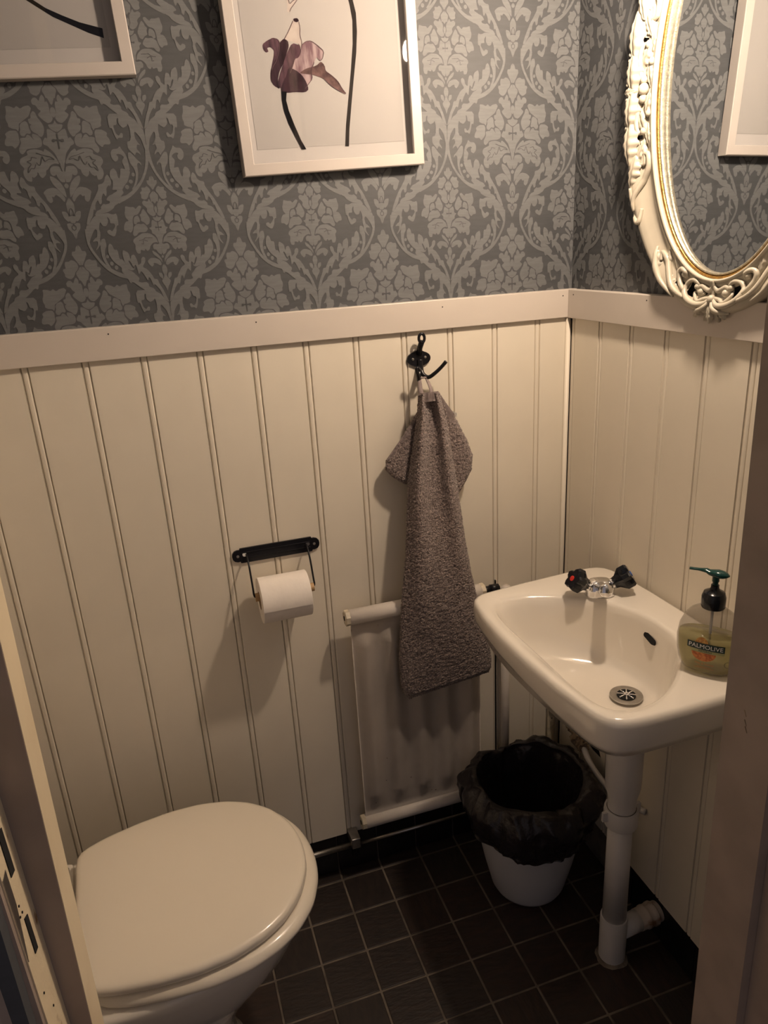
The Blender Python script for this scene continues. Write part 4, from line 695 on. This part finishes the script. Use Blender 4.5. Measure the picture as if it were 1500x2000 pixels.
for i in range(15):
    f = i/14; x = .0185-.056*f; r = .0100*sqrt(max(0.0, 1-((f-.30)/.31)**2)) if f < .30 else (.0100*(1-(f-.30)/.70)**.8+.0032)
    if f < .30: r = .0100*sqrt(max(0.02, 1-((.30-f)/.30)**2))
    else: r = .0100-.0068*min(1, (f-.30)/.45)**.9
    z = .1585+.0035*f*0+.001*sin(pi*f)
    hd.append([Vector((x, r*cos(q)*1.0, z+r*.62*sin(q)+(.0022 if f > .5 else 0))) for q in [2*pi*k/16 for k in range(16)]])
loft(bm, hd); obj('pump_head', bm, 'green', soap, smooth=True, local=True)
bm = lathe(bmesh.new(), [(.0022, .012), (.0022, .106)], 10); obj('dip_tube', bm, 'lwhite', soap, smooth=True, local=True)
def wrap(bm, dz=0.0, e=.0004):
    for v in bm.verts:
        s, h = v.co.x, v.co.y+dz; a, b_ = sprof(h); r_ = min(.98, abs(s/a))
        yy = -b_*(1-r_**(2/.85))**(.85/2)-e
        v.co = Vector((s, yy, h))
def lrect(x0, x1, z0, z1, n=14):
    bm = bmesh.new(); loft(bm, [[Vector((x0+(x1-x0)*i/n, z, 0)) for i in range(n+1)] for z in (z0, (z0+z1)/2, z1)], close=False, cap0=False, cap1=False); return bm
def lput(name, bm, mat, e, dz=0.0, label=None):
    wrap(bm, dz, e); return obj(name, bm, mat, soap, local=True, label=label)
def disc_bm(cx, cz, rx, rz, a0=0, a1=2*pi, n=28):
    bm = bmesh.new(); c = bm.verts.new((cx, cz, 0)); v = [bm.verts.new((cx+rx*cos(a0+(a1-a0)*i/n), cz+rz*sin(a0+(a1-a0)*i/n), 0)) for i in range(n+1)]
    for i in range(n): bm.faces.new((c, v[i], v[i+1]))
    return bm
lput('label_waffle', disc_bm(-.002, .0380, .0172, .0140, pi, 2*pi), 'lorange', .0005, label='orange waffle picture')
lput('label_honey', disc_bm(-.006, .0520, .0095, .0120, 0, pi), 'lcream', .0005, label='golden honey picture')
lput('label_band', lrect(-.0265, .0265, .0435, .0545), 'lgreen', .0008, label='dark green brand band')
lput('label_stripe', lrect(-.0200, .0265, .0395, .0435), 'lpale', .0007, label='pale green stripe')
lput('label_text', text_bm('PALMOLIVE', .0096), 'lwhite', .0012, .0488, label='white lettering PALMOLIVE')
lput('label_text', text_bm('NATURALS', .0038, .00005), 'lgreen', .0012, .0414, label='small dark lettering NATURALS')
lput('label_text', text_bm('Milk & Honey', .0048), 'ltext', .0010, .0195, label='small orange lettering')
for i, wd in enumerate((.010, .014)): lput('label_text', lrect(-wd, wd, .0140-.0024*i, .0146-.0024*i), 'ltext', .0010)
bm = bmesh.new()
for i in range(24):
    a, b_ = 2*pi*i/24, 2*pi*(i+1)/24
    bm.faces.new([bm.verts.new((.0330+r*cos(q), .0235+r*sin(q), 0)) for r, q in ((.0058, a), (.0058, b_), (.0052, b_), (.0052, a))])
lput('label_seal', bm, 'lgreen', .0010, label='round outlined seal')

# ---------------------------------------------------------------- toilet roll and holder
hold = thing('toilet_paper_holder', 'black metal toilet roll holder screwed to the panelling', 'holder', (-.656, 0, .864))
def pl(x, z): return (x, z)
half = [(.058, .0155), (.072, .0155), (.0735, .012), (.078, .0125), (.084, .0105), (.0875, .006), (.0885, 0)]
o_ = [(x, z) for x, z in half]+[(x, -z) for x, z in half[::-1][1:]]
o_ = o_+[(-x, -z) for x, z in half]+[(-x, z) for x, z in half[::-1][1:]]
bm = bmesh.new(); prism(bm, [(x-.656, z+.864) for x, z in o_], -.0005, -.0045)
for z in (-.006, .006): tube(bm, [(-.725, -.0045, .864+z), (-.587, -.0045, .864+z)], .0012, 6)
obj('back_plate', bm, 'black', hold)
for s in (-1, 1):
    bm = lathe(bmesh.new(), [(.0028, 0), (.0028, .0012), (.0016, .0016)], 14, axis_mat((-.656+s*.0775, -.0045, .864), (0, -1, 0))); obj('screw', bm, 'steel', hold, auto=.5)
    bm = lathe(bmesh.new(), [(.0042, 0), (.0042, .0006)], 14, axis_mat((-.656+s*.064, -.0045, .866), (0, -1, 0))); obj('arm_hole', bm, 'lwhite' if s < 0 else 'steel', hold)
    xa = -.656+s*.0605
    bm = bmesh.new(); tube(bm, spline([(xa, -.004, .866), (xa, -.018, .862), (xa, -.034, .845), (xa, -.050, .810), (xa, -.055, .799), (xa-s*.003, -.056, .794), (xa-s*.010, -.056, .793)], 5), .0019, 8); obj('wire_arm', bm, 'black', hold, smooth=True)
bm = lathe(bmesh.new(), [(.0085, -.0585), (.0085, .0585)], 20, axis_mat((-.656, -.056, .7935), (1, 0, 0))); obj('wooden_spindle', bm, 'wood', hold, auto=.6)
rc = Vector((-.6585, -.0575, .7855)); rr = .0455
roll = thing('toilet_paper_roll', 'white toilet paper roll hanging on the black holder', 'toilet paper', rc)
bm = bmesh.new(); lathe(bm, [(.0185, -.0485), (rr-.001, -.0485), (rr, -.0475), (rr, .0475), (rr-.001, .0485), (.0185, .0485), (.0185, -.0485)], 64, axis_mat(rc, (1, 0, 0)), cap0=False, cap1=False)
obj('paper', bm, 'paperroll', roll, auto=.6)
bm = bmesh.new(); lathe(bm, [(.0184, -.0487), (.0172, -.0487), (.0172, .0487), (.0184, .0487)], 40, axis_mat(rc, (1, 0, 0)), cap0=False, cap1=False); obj('cardboard_core', bm, 'card', roll, smooth=True)
# loose end sheet lying over the front, perforated lower edge
bm = bmesh.new(); rows = []
for i in range(20):
    a = radians(100+ (186-100)*i/19); rows.append([rc+Vector((x, cos(a)*(rr+.0016), sin(a)*(rr+.0016)-(0 if i < 19 else .0008*((k % 2))))) for k, x in enumerate([-.0478+.0956*j/60 for j in range(61)])])
loft(bm, rows, close=False, cap0=False, cap1=False); obj('end_sheet', bm, 'paperroll', roll, smooth=True)
bm = bmesh.new()
for k in range(-3, 6):
    for sg in (1, -1):
        pts = []
        for i in range(14):
            a = radians(104+86*i/13); x = -.03+.022*k+sg*.036*(i/13-.5)
            if abs(x) < .047: pts.append(rc+Vector((x, cos(a)*(rr+.0006), sin(a)*(rr+.0006))))
        if len(pts) > 2 and sg > 0: tube(bm, pts, .0004, 4)
obj('embossing', bm, 'paperroll', roll, kind='stuff')

# ---------------------------------------------------------------- hook and towel
hook = thing('wall_hook', 'black metal double coat hook below the rail', 'hook', (-.336, 0, 1.215))
hx = -.336
bm = bmesh.new(); oval = []
for k in range(40):
    a = 2*pi*k/40; oval.append((hx+.0245*math.copysign(abs(cos(a))**.9, cos(a)), 1.2135+.0142*sin(a)*(1.0 if abs(cos(a)) > .35 else 1.08)))
prism(bm, oval, -.0005, -.0045); obj('back_plate', bm, 'black', hook)
for s in (-1, 1):
    bm = lathe(bmesh.new(), [(.0026, 0), (.0026, .0012), (.0012, .0016)], 14, axis_mat((hx+s*.0130, -.0045, 1.2145+s*.001), (0, -1, 0))); obj('screw', bm, 'steel', hook, auto=.5)
bm = bmesh.new(); tube(bm, [(hx+.0005, -.004, 1.222), (hx+.0008, -.010, 1.236), (hx+.001, -.020, 1.247)], .0055, 10)
tube(bm, [(hx+.001+.0058*sin(a), -.021, 1.2545-.0085*cos(a)) for a in [2*pi*k/18 for k in range(19)]], .0030, 8); obj('top_loop', bm, 'black', hook, smooth=True)
bm = bmesh.new(); tube(bm, spline([(hx+.0015, -.005, 1.212), (hx+.002, -.007, 1.195), (hx+.0035, -.014, 1.184), (hx+.012, -.022, 1.1785), (hx+.022, -.030, 1.186), (hx+.033, -.038, 1.198), (hx+.041, -.044, 1.209)]), [.0060, .0055, .0045, .004, .0038, .0036, .0038], 10); obj('long_hook', bm, 'black', hook, smooth=True)
bm = bmesh.new(); tube(bm, spline([(hx+.0005, -.005, 1.200), (hx-.004, -.012, 1.184), (hx-.009, -.024, 1.176), (hx-.014, -.034, 1.186), (hx-.019, -.040, 1.199), (hx-.0165, -.040, 1.2015), (hx-.012, -.038, 1.196)]), [.0055, .0052, .0048, .0042, .0036, .0034, .003], 10); obj('short_hook', bm, 'black', hook, smooth=True)

tow = thing('hand_towel', 'grey brown terry hand towel hanging from the black hook', 'towel', (-.336, -.03, 1.17))
def pw(x, z, y):      # measured on the plane y=-.05, carried to depth y
    f = (CAM.y-y)/(CAM.y+.05); return Vector((CAM.x+(x-CAM.x)*f, y, CAM.z+(z-CAM.z)*f))
def interp(T_, z):
    for (z0, x0), (z1, x1) in zip(T_, T_[1:]):
        if z0 >= z >= z1: return x0+(x1-x0)*(z0-z)/max(z0-z1, 1e-9)
    return T_[0][1] if z > T_[0][0] else T_[-1][1]
def cloth(Lt, Rt, z0, z1, ybase, bulge, back, n=200, m=360, amp=.0030, fold=None, skew=None):
    bm = bmesh.new(); loops = []
    for j in range(m+1):
        f = j/m; z = z0+(z1-z0)*f; xl, xr = interp(Lt, z), interp(Rt, z); L = []
        yb = ybase(z); bu = bulge(z)*min(1, 1.0 if j < m-3 else (m-j)/3*.8+.2)
        for i in range(n):
            a = 2*pi*i/n; s = cos(a); c = sin(a)
            x = (xl+xr)/2+(xr-xl)/2*math.copysign(abs(s)**.75, s)
            zz = z+(skew(z)*s if skew else 0)
            y = yb-(bu*abs(c)**.6 if c > 0 else -back*abs(c)**.6)
            if c > 0 and fold: y -= fold(s, z)*c
            p = pw(x, zz, y)
            q = Vector((p.x*190, p.y*190, p.z*250))
            d = (.5-abs(noise.noise(q)))*amp*1.3+noise.noise(q*2.3)*amp*.7
            nrm = Vector((s*.8, -c if c > 0 else -c*.5, 0)).normalized()
            L.append(p+nrm*d)
        loops.append(L)
    loft(bm, loops); return bm
Lt = [(1.152, -.3560), (1.11, -.3600), (1.05, -.372), (.985, -.3850), (.90, -.392), (.82, -.3980), (.73, -.4110), (.65, -.419), (.588, -.4240), (.53, -.4235), (.505, -.418), (.488, -.407)]
Rt = [(1.152, -.3150), (1.09, -.3000), (1.02, -.290), (.94, -.2790), (.84, -.2670), (.76, -.254), (.694, -.2410), (.62, -.225), (.568, -.2130), (.52, -.2070), (.50, -.2080), (.488, -.214)]
yb_ = lambda z: -.036-.036*(lambda q: q*q*(3-2*q))(min(1, max(0, (1.15-z)/.50)))
bu_ = lambda z: .014+.010*min(1, max(0, (1.15-z)/.1))
fold_ = lambda s, z: .0115*cos(s*5.2+.6+z*2)*max(0, min(1, (z-.62)/.35)) + .0035*cos(s*3+z*9)*max(0, min(1, (1.0-z)/.3))
tb = obj('towel_body', cloth(Lt, Rt, 1.152, .488, yb_, bu_, .004, fold=fold_, skew=lambda z: .010*min(1, max(0, (.75-z)/.26))), 'towel', tow, smooth=True)
obj('side_fold', cloth([(1.125, -.356), (1.07, -.395), (1.030, -.4290), (1.012, -.4310), (.995, -.417), (.976, -.393)], [(1.125, -.34), (.976, -.372)], 1.125, .976, lambda z: -.018-.012*(1.125-z)/.15, lambda z: .010, .003, n=80, m=80), 'towel', tow, smooth=True)
obj('side_fold', cloth([(1.148, -.325), (.936, -.300)], [(1.148, -.3130), (1.099, -.2830), (1.05, -.2580), (1.016, -.2460), (.985, -.2490), (.95, -.270), (.936, -.281)], 1.148, .936, lambda z: -.020-.014*(1.148-z)/.2, lambda z: .013, .003, n=80, m=110), 'towel', tow, smooth=True)
bm = bmesh.new()
rows = []
for i in range(41):
    f = i/40; x = -.3615-.0665*f; z = 1.108-.078*f; rip = .0012*sin(f*78)
    rows.append([pw(x+dx, z+dz, -.029-.006*sin(pi*q)+rip-.001) for dx, dz, q in ((-.0015, .0015, 0), (.002, -.001, .5), (.0075, -.0045, 1))])
loft(bm, rows, close=False, cap0=False, cap1=False)
bmesh.ops.solidify(bm, geom=bm.faces, thickness=.0015)
obj('hem', bm, 'hem', tow, smooth=True, label='puckered smooth hem')
bm = bmesh.new(); rows = []
for i in range(21):
    f = i/20; x = -.3160+.034*f; z = 1.1500-.049*f
    rows.append([pw(x+dx, z+dz, -.034-.0015*sin(f*9)-q*.004) for dx, dz, q in ((.0010, .0015, 0), (-.004, -.0035, .8), (-.009, -.0090, .6))])
loft(bm, rows, close=False, cap0=False, cap1=False); bmesh.ops.solidify(bm, geom=bm.faces, thickness=.0015)
obj('hem', bm, 'hem', tow, smooth=True, label='smooth hem')
bm = bmesh.new(); rows = []
for i in range(25):
    s = -1+2*i/24; x = -.3355+.0205*s
    rows.append([pw(x*1.0+(.0 if q else 0), z, -.037-.016*sqrt(max(0, 1-s*s))-.0022*cos(s*11)-yy) for z, q, yy in ((1.1545, 0, -.002), (1.150, 1, .002), (1.143, 1, .0045), (1.136, 0, .006))])
loft(bm, rows, close=False, cap0=False, cap1=False); bmesh.ops.solidify(bm, geom=bm.faces, thickness=.0015)
obj('hem', bm, 'hem', tow, smooth=True, label='gathered smooth hem')
bm = bmesh.new()
for i in range(42):
    s = -1+2*i/41; x = -.3105+.100*s*.96; z = .4905+.0105*s+.002*noise.noise(Vector((i*1.7, 0, 0)))
    bmesh.ops.create_uvsphere(bm, u_segments=8, v_segments=6, radius=.0040, matrix=Matrix.Translation(pw(x, z, -.072-.012*(1-abs(s)**3))) @ Matrix.Diagonal((.62, 1, 1.05, 1)))
obj('bottom_hem', bm, 'towel', tow, smooth=True, label='frayed lower hem')
bm = bmesh.new()
tube(bm, spline([(hx+.007, -.020, 1.1780), (hx+.010, -.026, 1.168), (hx+.012, -.034, 1.155), (hx+.010, -.038, 1.146)]), [.003, .004, .0045, .0045], 10, flat=.5)
tube(bm, spline([(hx-.009, -.026, 1.1800), (hx-.0105, -.032, 1.172), (hx-.011, -.036, 1.158), (hx-.010, -.039, 1.146)]), [.003, .004, .0048, .0048], 10, flat=.5)
tube(bm, spline([(hx-.009, -.025, 1.179), (hx-.001, -.029, 1.180), (hx+.007, -.020, 1.178)]), [.003, .003, .003], 8, flat=.6)
obj('hanging_loop', bm, 'hem', tow, smooth=True)
bm = bmesh.new(); rows = [[pw(-.287+.010*f, 1.108-.006*f+dz, -.024-.002*(i % 2)) for dz in (.0045, -.0045)] for i, f in enumerate([k/6 for k in range(7)])]
loft(bm, rows, close=False, cap0=False, cap1=False); bmesh.ops.solidify(bm, geom=bm.faces, thickness=.0006); obj('care_label', bm, 'label', tow)

# ---------------------------------------------------------------- radiator
rad = thing('radiator', 'small old white painted panel radiator behind the hanging towel', 'radiator', (-.38, -.03, .15))
x0, x1, z0, z1 = -.526, -.232, .168, .716
bm = bmesh.new(); rows = []
def radd(x, z):
    wv = .5-.5*cos((x-x0)/(x1-x0)*2*pi*5)
    edge = max(0, min(1, (z1-.045-z)/.035))*max(0, min(1, (z-z0-.030)/.045))
    y = -.044-.013*wv*edge
    hz = .5+.5*cos(pi*min(1, abs(z-(z1-.010))/.030)); y -= .016*hz
    hz = .5+.5*cos(pi*min(1, abs(z-(z0+.004))/.026)); y -= .014*hz
    return y
nzr = 90
for i in range(nzr+1):
    z = z0+(z1-z0)*i/nzr; rows.append([Vector((x0+(x1-x0)*k/100, radd(x0+(x1-x0)*k/100, z), z)) for k in range(101)])
R = loft(bm, rows, close=False, cap0=False, cap1=False)
geom = bmesh.ops.solidify(bm, geom=bm.faces, thickness=.022)
obj('front_panel', bm, 'radiator', rad, smooth=True)
def capx(x, z, s, name='end_cap'):
    bm = bmesh.new(); lathe(bm, [(.0150, -.002), (.0172, 0), (.0172, .0085), (.0150, .0100), (.0062, .0100), (.0060, .0070)], 8, axis_mat((x, -.046, z), (s, 0, 0)) @ Matrix.Rotation(pi/8, 4, 'Z')); o = obj(name, bm, 'chipped', rad)
    obj('plug_hole', lathe(bmesh.new(), [(.0055, .0100), (.0055, .0105)], 12, axis_mat((x, -.046, z), (s, 0, 0))), 'dark', o)
bm = bmesh.new(); tube(bm, [(x0-.002, -.046, z1-.012), (x1+.002, -.046, z1-.012)], .0165, 20); obj('header_tube', bm, 'radiator', rad, smooth=True)
bm = bmesh.new(); tube(bm, [(x0-.002, -.046, z0+.004), (x1+.002, -.046, z0+.004)], .0165, 20); obj('header_tube', bm, 'radiator', rad, smooth=True)
capx(x0-.002, z1-.012, -1); capx(x1+.002, z1-.012, 1); capx(x0-.002, z0+.004, -1); capx(x1+.002, z0+.004, 1)
obj('wall_bracket', box(x0+.03, x0+.055, -.030, 0, .60, .63), 'radiator', rad); obj('wall_bracket', box(x1-.055, x1-.03, -.030, 0, .60, .63), 'radiator', rad)
bm = bmesh.new()
for x, z, r in ((-.372, .176, .0045), (-.366, .172, .003), (-.341, .172, .0028), (-.36, .21, .0015), (-.35, .205, .0018), (-.41, .26, .0014), (-.47, .27, .0012), (-.465, .33, .0012), (-.50, .22, .0012)):
    bmesh.ops.create_icosphere(bm, subdivisions=1, radius=r, matrix=Matrix.Translation((x, radd(x, z)-.0004, z)) @ Matrix.Diagonal((1.4, .35, .7, 1)))
obj('paint_chips', bm, 'lagging', rad, kind='stuff')
bm = bmesh.new(); tube(bm, [(-.224, -.046, .704), (-.205, -.046, .704)], .008, 10); tube(bm, [(-.205, -.046, .704), (-.186, -.044, .702)], .0105, 8); obj('air_valve', bm, 'black', rad, auto=.6)

hp = thing('heating_pipe', 'thin chrome heating pipe along the black skirting tiles', 'pipe', (-.50, -.02, .085))
bm = bmesh.new(); tube(bm, [(-.80, -.022, .093), (-.553, -.022, .0925)], .0068, 14); obj('pipe', bm, 'steel', hp, smooth=True)
bm = bmesh.new(); tube(bm, [(-.545, -.022, .090), (-.20, -.022, .0875)], .0042, 12); obj('pipe', bm, 'steel', hp, smooth=True)
obj('pipe_block', box(-.5625, -.5410, -.040, .004, .094, .122, bev=.002), 'steel', hp)
bm = bmesh.new(); tube(bm, [(-.552, -.024, .065), (-.552, -.024, .096)], .009, 12); obj('valve', bm, 'black', hp, auto=.6)

rp = thing('riser_pipe', 'white painted vertical pipe between the radiator and the corner', 'pipe', (-.157, -.02, .3))
bm = bmesh.new(); tube(bm, [(-.157, -.020, .115), (-.155, -.020, .69)], .0105, 16); obj('pipe', bm, 'radiator', rp, smooth=True)
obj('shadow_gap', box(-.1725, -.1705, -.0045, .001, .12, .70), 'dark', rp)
bm = bmesh.new(); add_box(bm, -.170, -.144, -.034, .0, .58, .60); obj('pipe_clip', bm, 'radiator', rp)

cs = thing('corner_strip', 'chipped white wooden strip in the corner below the basin', 'strip', (-.035, -.01, .2))
obj('strip', box(-.036, -.020, -.018, -.0125, .115, .60, bev=.001), 'chipped', cs)
for z in (.50, .44, .39, .36, .33, .30): 
    obj('screw_hole', lathe(bmesh.new(), [(.0016, 0), (.0016, .0006)], 8, axis_mat((-.028+.002*sin(z*90), -.018, z), (0, -1, 0))), 'dark', cs)

ip = thing('lagged_pipe', 'crumbling lagged water pipe running out of the broken panelling under the basin', 'pipe', (-.03, -.1, .3))
P = spline([(-.022, -.005, .385), (-.022, -.04, .372), (-.024, -.08, .352), (-.026, -.12, .338), (-.030, -.15, .325), (-.030, -.17, .318)], 10)
bm = bmesh.new(); tube(bm, P, .013, 14)
for v in bm.verts: v.co += Vector((noise.noise(v.co*130), noise.noise(v.co*130+Vector((9, 0, 0))), noise.noise(v.co*130+Vector((0, 9, 0)))))*.010
obj('lagging', bm, 'lagging', ip, smooth=False)
bm = bmesh.new(); tube(bm, spline([(-.030, -.165, .320), (-.034, -.20, .302), (-.034, -.25, .290), (-.030, -.31, .288), (-.004, -.36, .288)], 8), .0068, 12); obj('bare_pipe', bm, 'pvc', ip, smooth=True)
bm = bmesh.new()
edge = [(-.012, .405), (-.05, .400), (-.09, .382), (-.10, .392), (-.125, .372), (-.15, .368), (-.165, .352), (-.178, .375), (-.186, .345), (-.182, .315), (-.19, .300), (-.16, .300), (-.12, .312), (-.08, .325), (-.05, .345), (-.012, .350)]
loft(bm, [[(-.0006, y, z) for y, z in edge], [(.002, y, z) for y, z in edge]]); obj('broken_hole', bm, 'dark', ip, label='ragged dark hole')
bm = bmesh.new(); e2 = [(-.02, .605), (-.06, .600), (-.075, .592), (-.12, .588), (-.16, .566), (-.20, .560), (-.20, .572), (-.15, .580), (-.10, .600), (-.05, .612)]
loft(bm, [[(-.0006, y-.06, z-.10) for y, z in e2], [(.002, y-.06, z-.10) for y, z in e2]]); obj('broken_hole', bm, 'dark', ip, label='ragged dark crack')

# ---------------------------------------------------------------- waste bin
BC = Vector((-.182, -.188, 0))
bn = thing('waste_bin', 'white plastic waste bin on the tiles below the washbasin', 'bin', BC)
T = Matrix.Translation(BC)
obj('bin_body', lathe(bmesh.new(), [(.064, .0015), (.072, .002), (.079, .008), (.0850, .020), (.1010, .09), (.1160, .17), (.1285, .245), (.1300, .266), (.1320, .268), (.1325, .273), (.1290, .274), (.1260, .266), (.0750, .012), (.001, .010)], 56, T, cap0=True, cap1=False), 'bin', bn, auto=.8)
lin = thing('bin_liner', 'crumpled black plastic liner folded over the white bin rim', 'bin bag', BC+Vector((0, 0, .26)))
bm = bmesh.new(); rows = []; NT = 150
prof = [(.020, .060), (.060, .080), (.082, .14), (.098, .22), (.108, .280), (.116, .302), (.128, .308), (.140, .300), (.150, .282), (.152, .262), (.147, .242), (.140, .220), (.136, .212), (.133, .207)]
prof = [(p.x, p.y) for p in spline([(a, b_, 0) for a, b_ in prof], 4)]
for j, (r, z) in enumerate(prof):
    L = []; f = j/(len(prof)-1)
    for i in range(NT):
        a = 2*pi*i/NT; q = Vector((cos(a)*2.2, sin(a)*2.2, f*2.4))
        n1 = noise.noise(q*1.5+Vector((3, 1, 0))); n2 = noise.noise(Vector((cos(a)*2.7+2, sin(a)*2.7, f*2.5))); n3 = abs(noise.noise(Vector((cos(a)*5+4, sin(a)*5, f*5))))
        amp = min(1, f*2.2); n4 = .5-abs(noise.noise(Vector((cos(a)*7, sin(a)*7+5, f*6)))*2); n5 = noise.noise(Vector((cos(a)*16, sin(a)*16, f*10)))
        rr_ = r+(.014*n1+.010*n2-.012*n3+.006*n4+.0022*n5)*amp+.004
        zz = z+(.014*n2*amp if f > .3 else 0)+.010*noise.noise(Vector((cos(a)*1.3+7, sin(a)*1.3, 0)))*amp
        if f > .75: zz += (f-.75)*4*(.020*noise.noise(Vector((cos(a)*3, sin(a)*3, 5)))-.012*(.5+.5*sin(a+.9)*-1))
        inner_ = f < .36
        if not inner_ and f > .6: rr_ = max(rr_, .136)
        if f < .45: rr_ = min(rr_, .116)
        p = BC+Vector((rr_*cos(a), rr_*sin(a), zz))
        if p.x < -.195 and p.y > -.072: p.y = -.072-.1*(p.y+.072)*.3
        p.y = min(p.y, -.030); p.x = min(p.x, -.046 if p.y < -.15 else -.040)
        L.append(p)
    rows.append(L)
loft(bm, rows, cap0=True, cap1=False); obj('liner', bm, 'bag', lin, smooth=True)

# ---------------------------------------------------------------- toilet
ta = radians(3.5); TC = Vector((-1.095, -.347, 0))
wc = thing('toilet', 'cream white toilet with its lid closed, at the left', 'toilet', TC, (0, 0, ta))
HALFO = [(.0, .0), (.0, .136), (.006, .145), (.05, .163), (.11, .175), (.17, .181), (.225, .178), (.275, .164), (.315, .142), (.35, .107), (.373, .062), (.380, .030), (.382, 0)]
LIDO = HALFO+[(x, -y) for x, y in HALFO[::-1][1:-1]]
def dloop(L, Wd, z, back=0.0, n=96):
    """outline of the lid fitted to length L and width Wd; local axes"""
    pts = []; c = Vector((.17, 0))
    P2 = [outline_at(LIDO, 2*pi*i/n, c) for i in range(n)]; P2 = sm(P2, 1)
    for p in P2:
        x = back+(p.x/.382)*(L-back)
        pts.append(Vector((x, p.y/.362*Wd, z)))
    return pts
bm = bmesh.new(); LL, LW = .382, .362
loft(bm, [dloop(LL-.008, LW-.016, .4135, .008), dloop(LL-.002, LW-.004, .415, .003), dloop(LL, LW, .4185), dloop(LL, LW, .4250), dloop(LL-.0012, LW-.0024, .4285, .0012), dloop(LL-.0045, LW-.009, .4315, .0045), dloop(LL-.010, LW-.020, .4330, .010), dloop(LL-.06, LW-.10, .4345, .05), dloop(LL*.6, LW*.4, .4350, .12)])
obj('lid', bm, 'seat', wc, smooth=True, local=True)
bm = bmesh.new(); SL, SW = .400, .382
loft(bm, [dloop(SL-.014, SW-.028, .3900, .02), dloop(SL-.004, SW-.008, .3915, .02), dloop(SL, SW, .3960, .02), dloop(SL, SW, .4010, .02), dloop(SL-.004, SW-.008, .4075, .024), dloop(SL-.013, SW-.026, .4115, .032), dloop(SL-.03, SW-.06, .4125, .05), dloop(SL-.07, SW-.14, .4110, .09), dloop(SL-.08, SW-.16, .4000, .10), dloop(SL-.07, SW-.14, .3900, .09)], cap0=False, cap1=False)
obj('seat', bm, 'seat', wc, smooth=True, local=True)
bm = bmesh.new()
def bl(L, Wd, z, back): return dloop(L, Wd, z, back)
loft(bm, [bl(.235, .215, .0, -.06), bl(.235, .215, .012, -.06), bl(.222, .20, .03, -.05), bl(.215, .19, .10, -.05), bl(.245, .21, .17, -.06), bl(.300, .262, .23, -.08), bl(.345, .312, .285, -.09), bl(.372, .345, .335, -.10), bl(.384, .362, .365, -.10), bl(.386, .366, .380, -.10), bl(.382, .360, .3870, -.098), bl(.370, .345, .3890, -.09), bl(.30, .24, .3890, 0)])
obj('bowl', bm, 'porcelain', wc, smooth=True, local=True)
bm = bmesh.new(); add_box(bm, -.135, -.008, -.165, .165, .370, .398, bev=.010); obj('rear_deck', bm, 'porcelain', wc, auto=.7, local=True)
for s in (-1, 1):
    bm = bmesh.new(); lathe(bm, [(.011, .398), (.011, .415), (.006, .417)], 16, Matrix.Translation((-.022, s*.105, 0))); tube(bm, [(-.022, s*.105-.018, .418), (-.022, s*.105+.018, .418)], .010, 14); obj('hinge', bm, 'chrome', wc, auto=.6, local=True)
bm = bmesh.new(); add_box(bm, -.178, -.075, -.150, .135, .380, .74, bev=.016); obj('tank', bm, 'porcelain', wc, auto=.8, local=True)
bm = bmesh.new(); add_box(bm, -.180, -.070, -.155, .140, .735, .765, bev=.008); obj('tank_lid', bm, 'porcelain', wc, auto=.8, local=True)
bm = lathe(bmesh.new(), [(.020, .764), (.020, .770), (.012, .773)], 20, Matrix.Translation((-.125, 0, 0))); obj('flush_button', bm, 'chrome', wc, auto=.6, local=True)
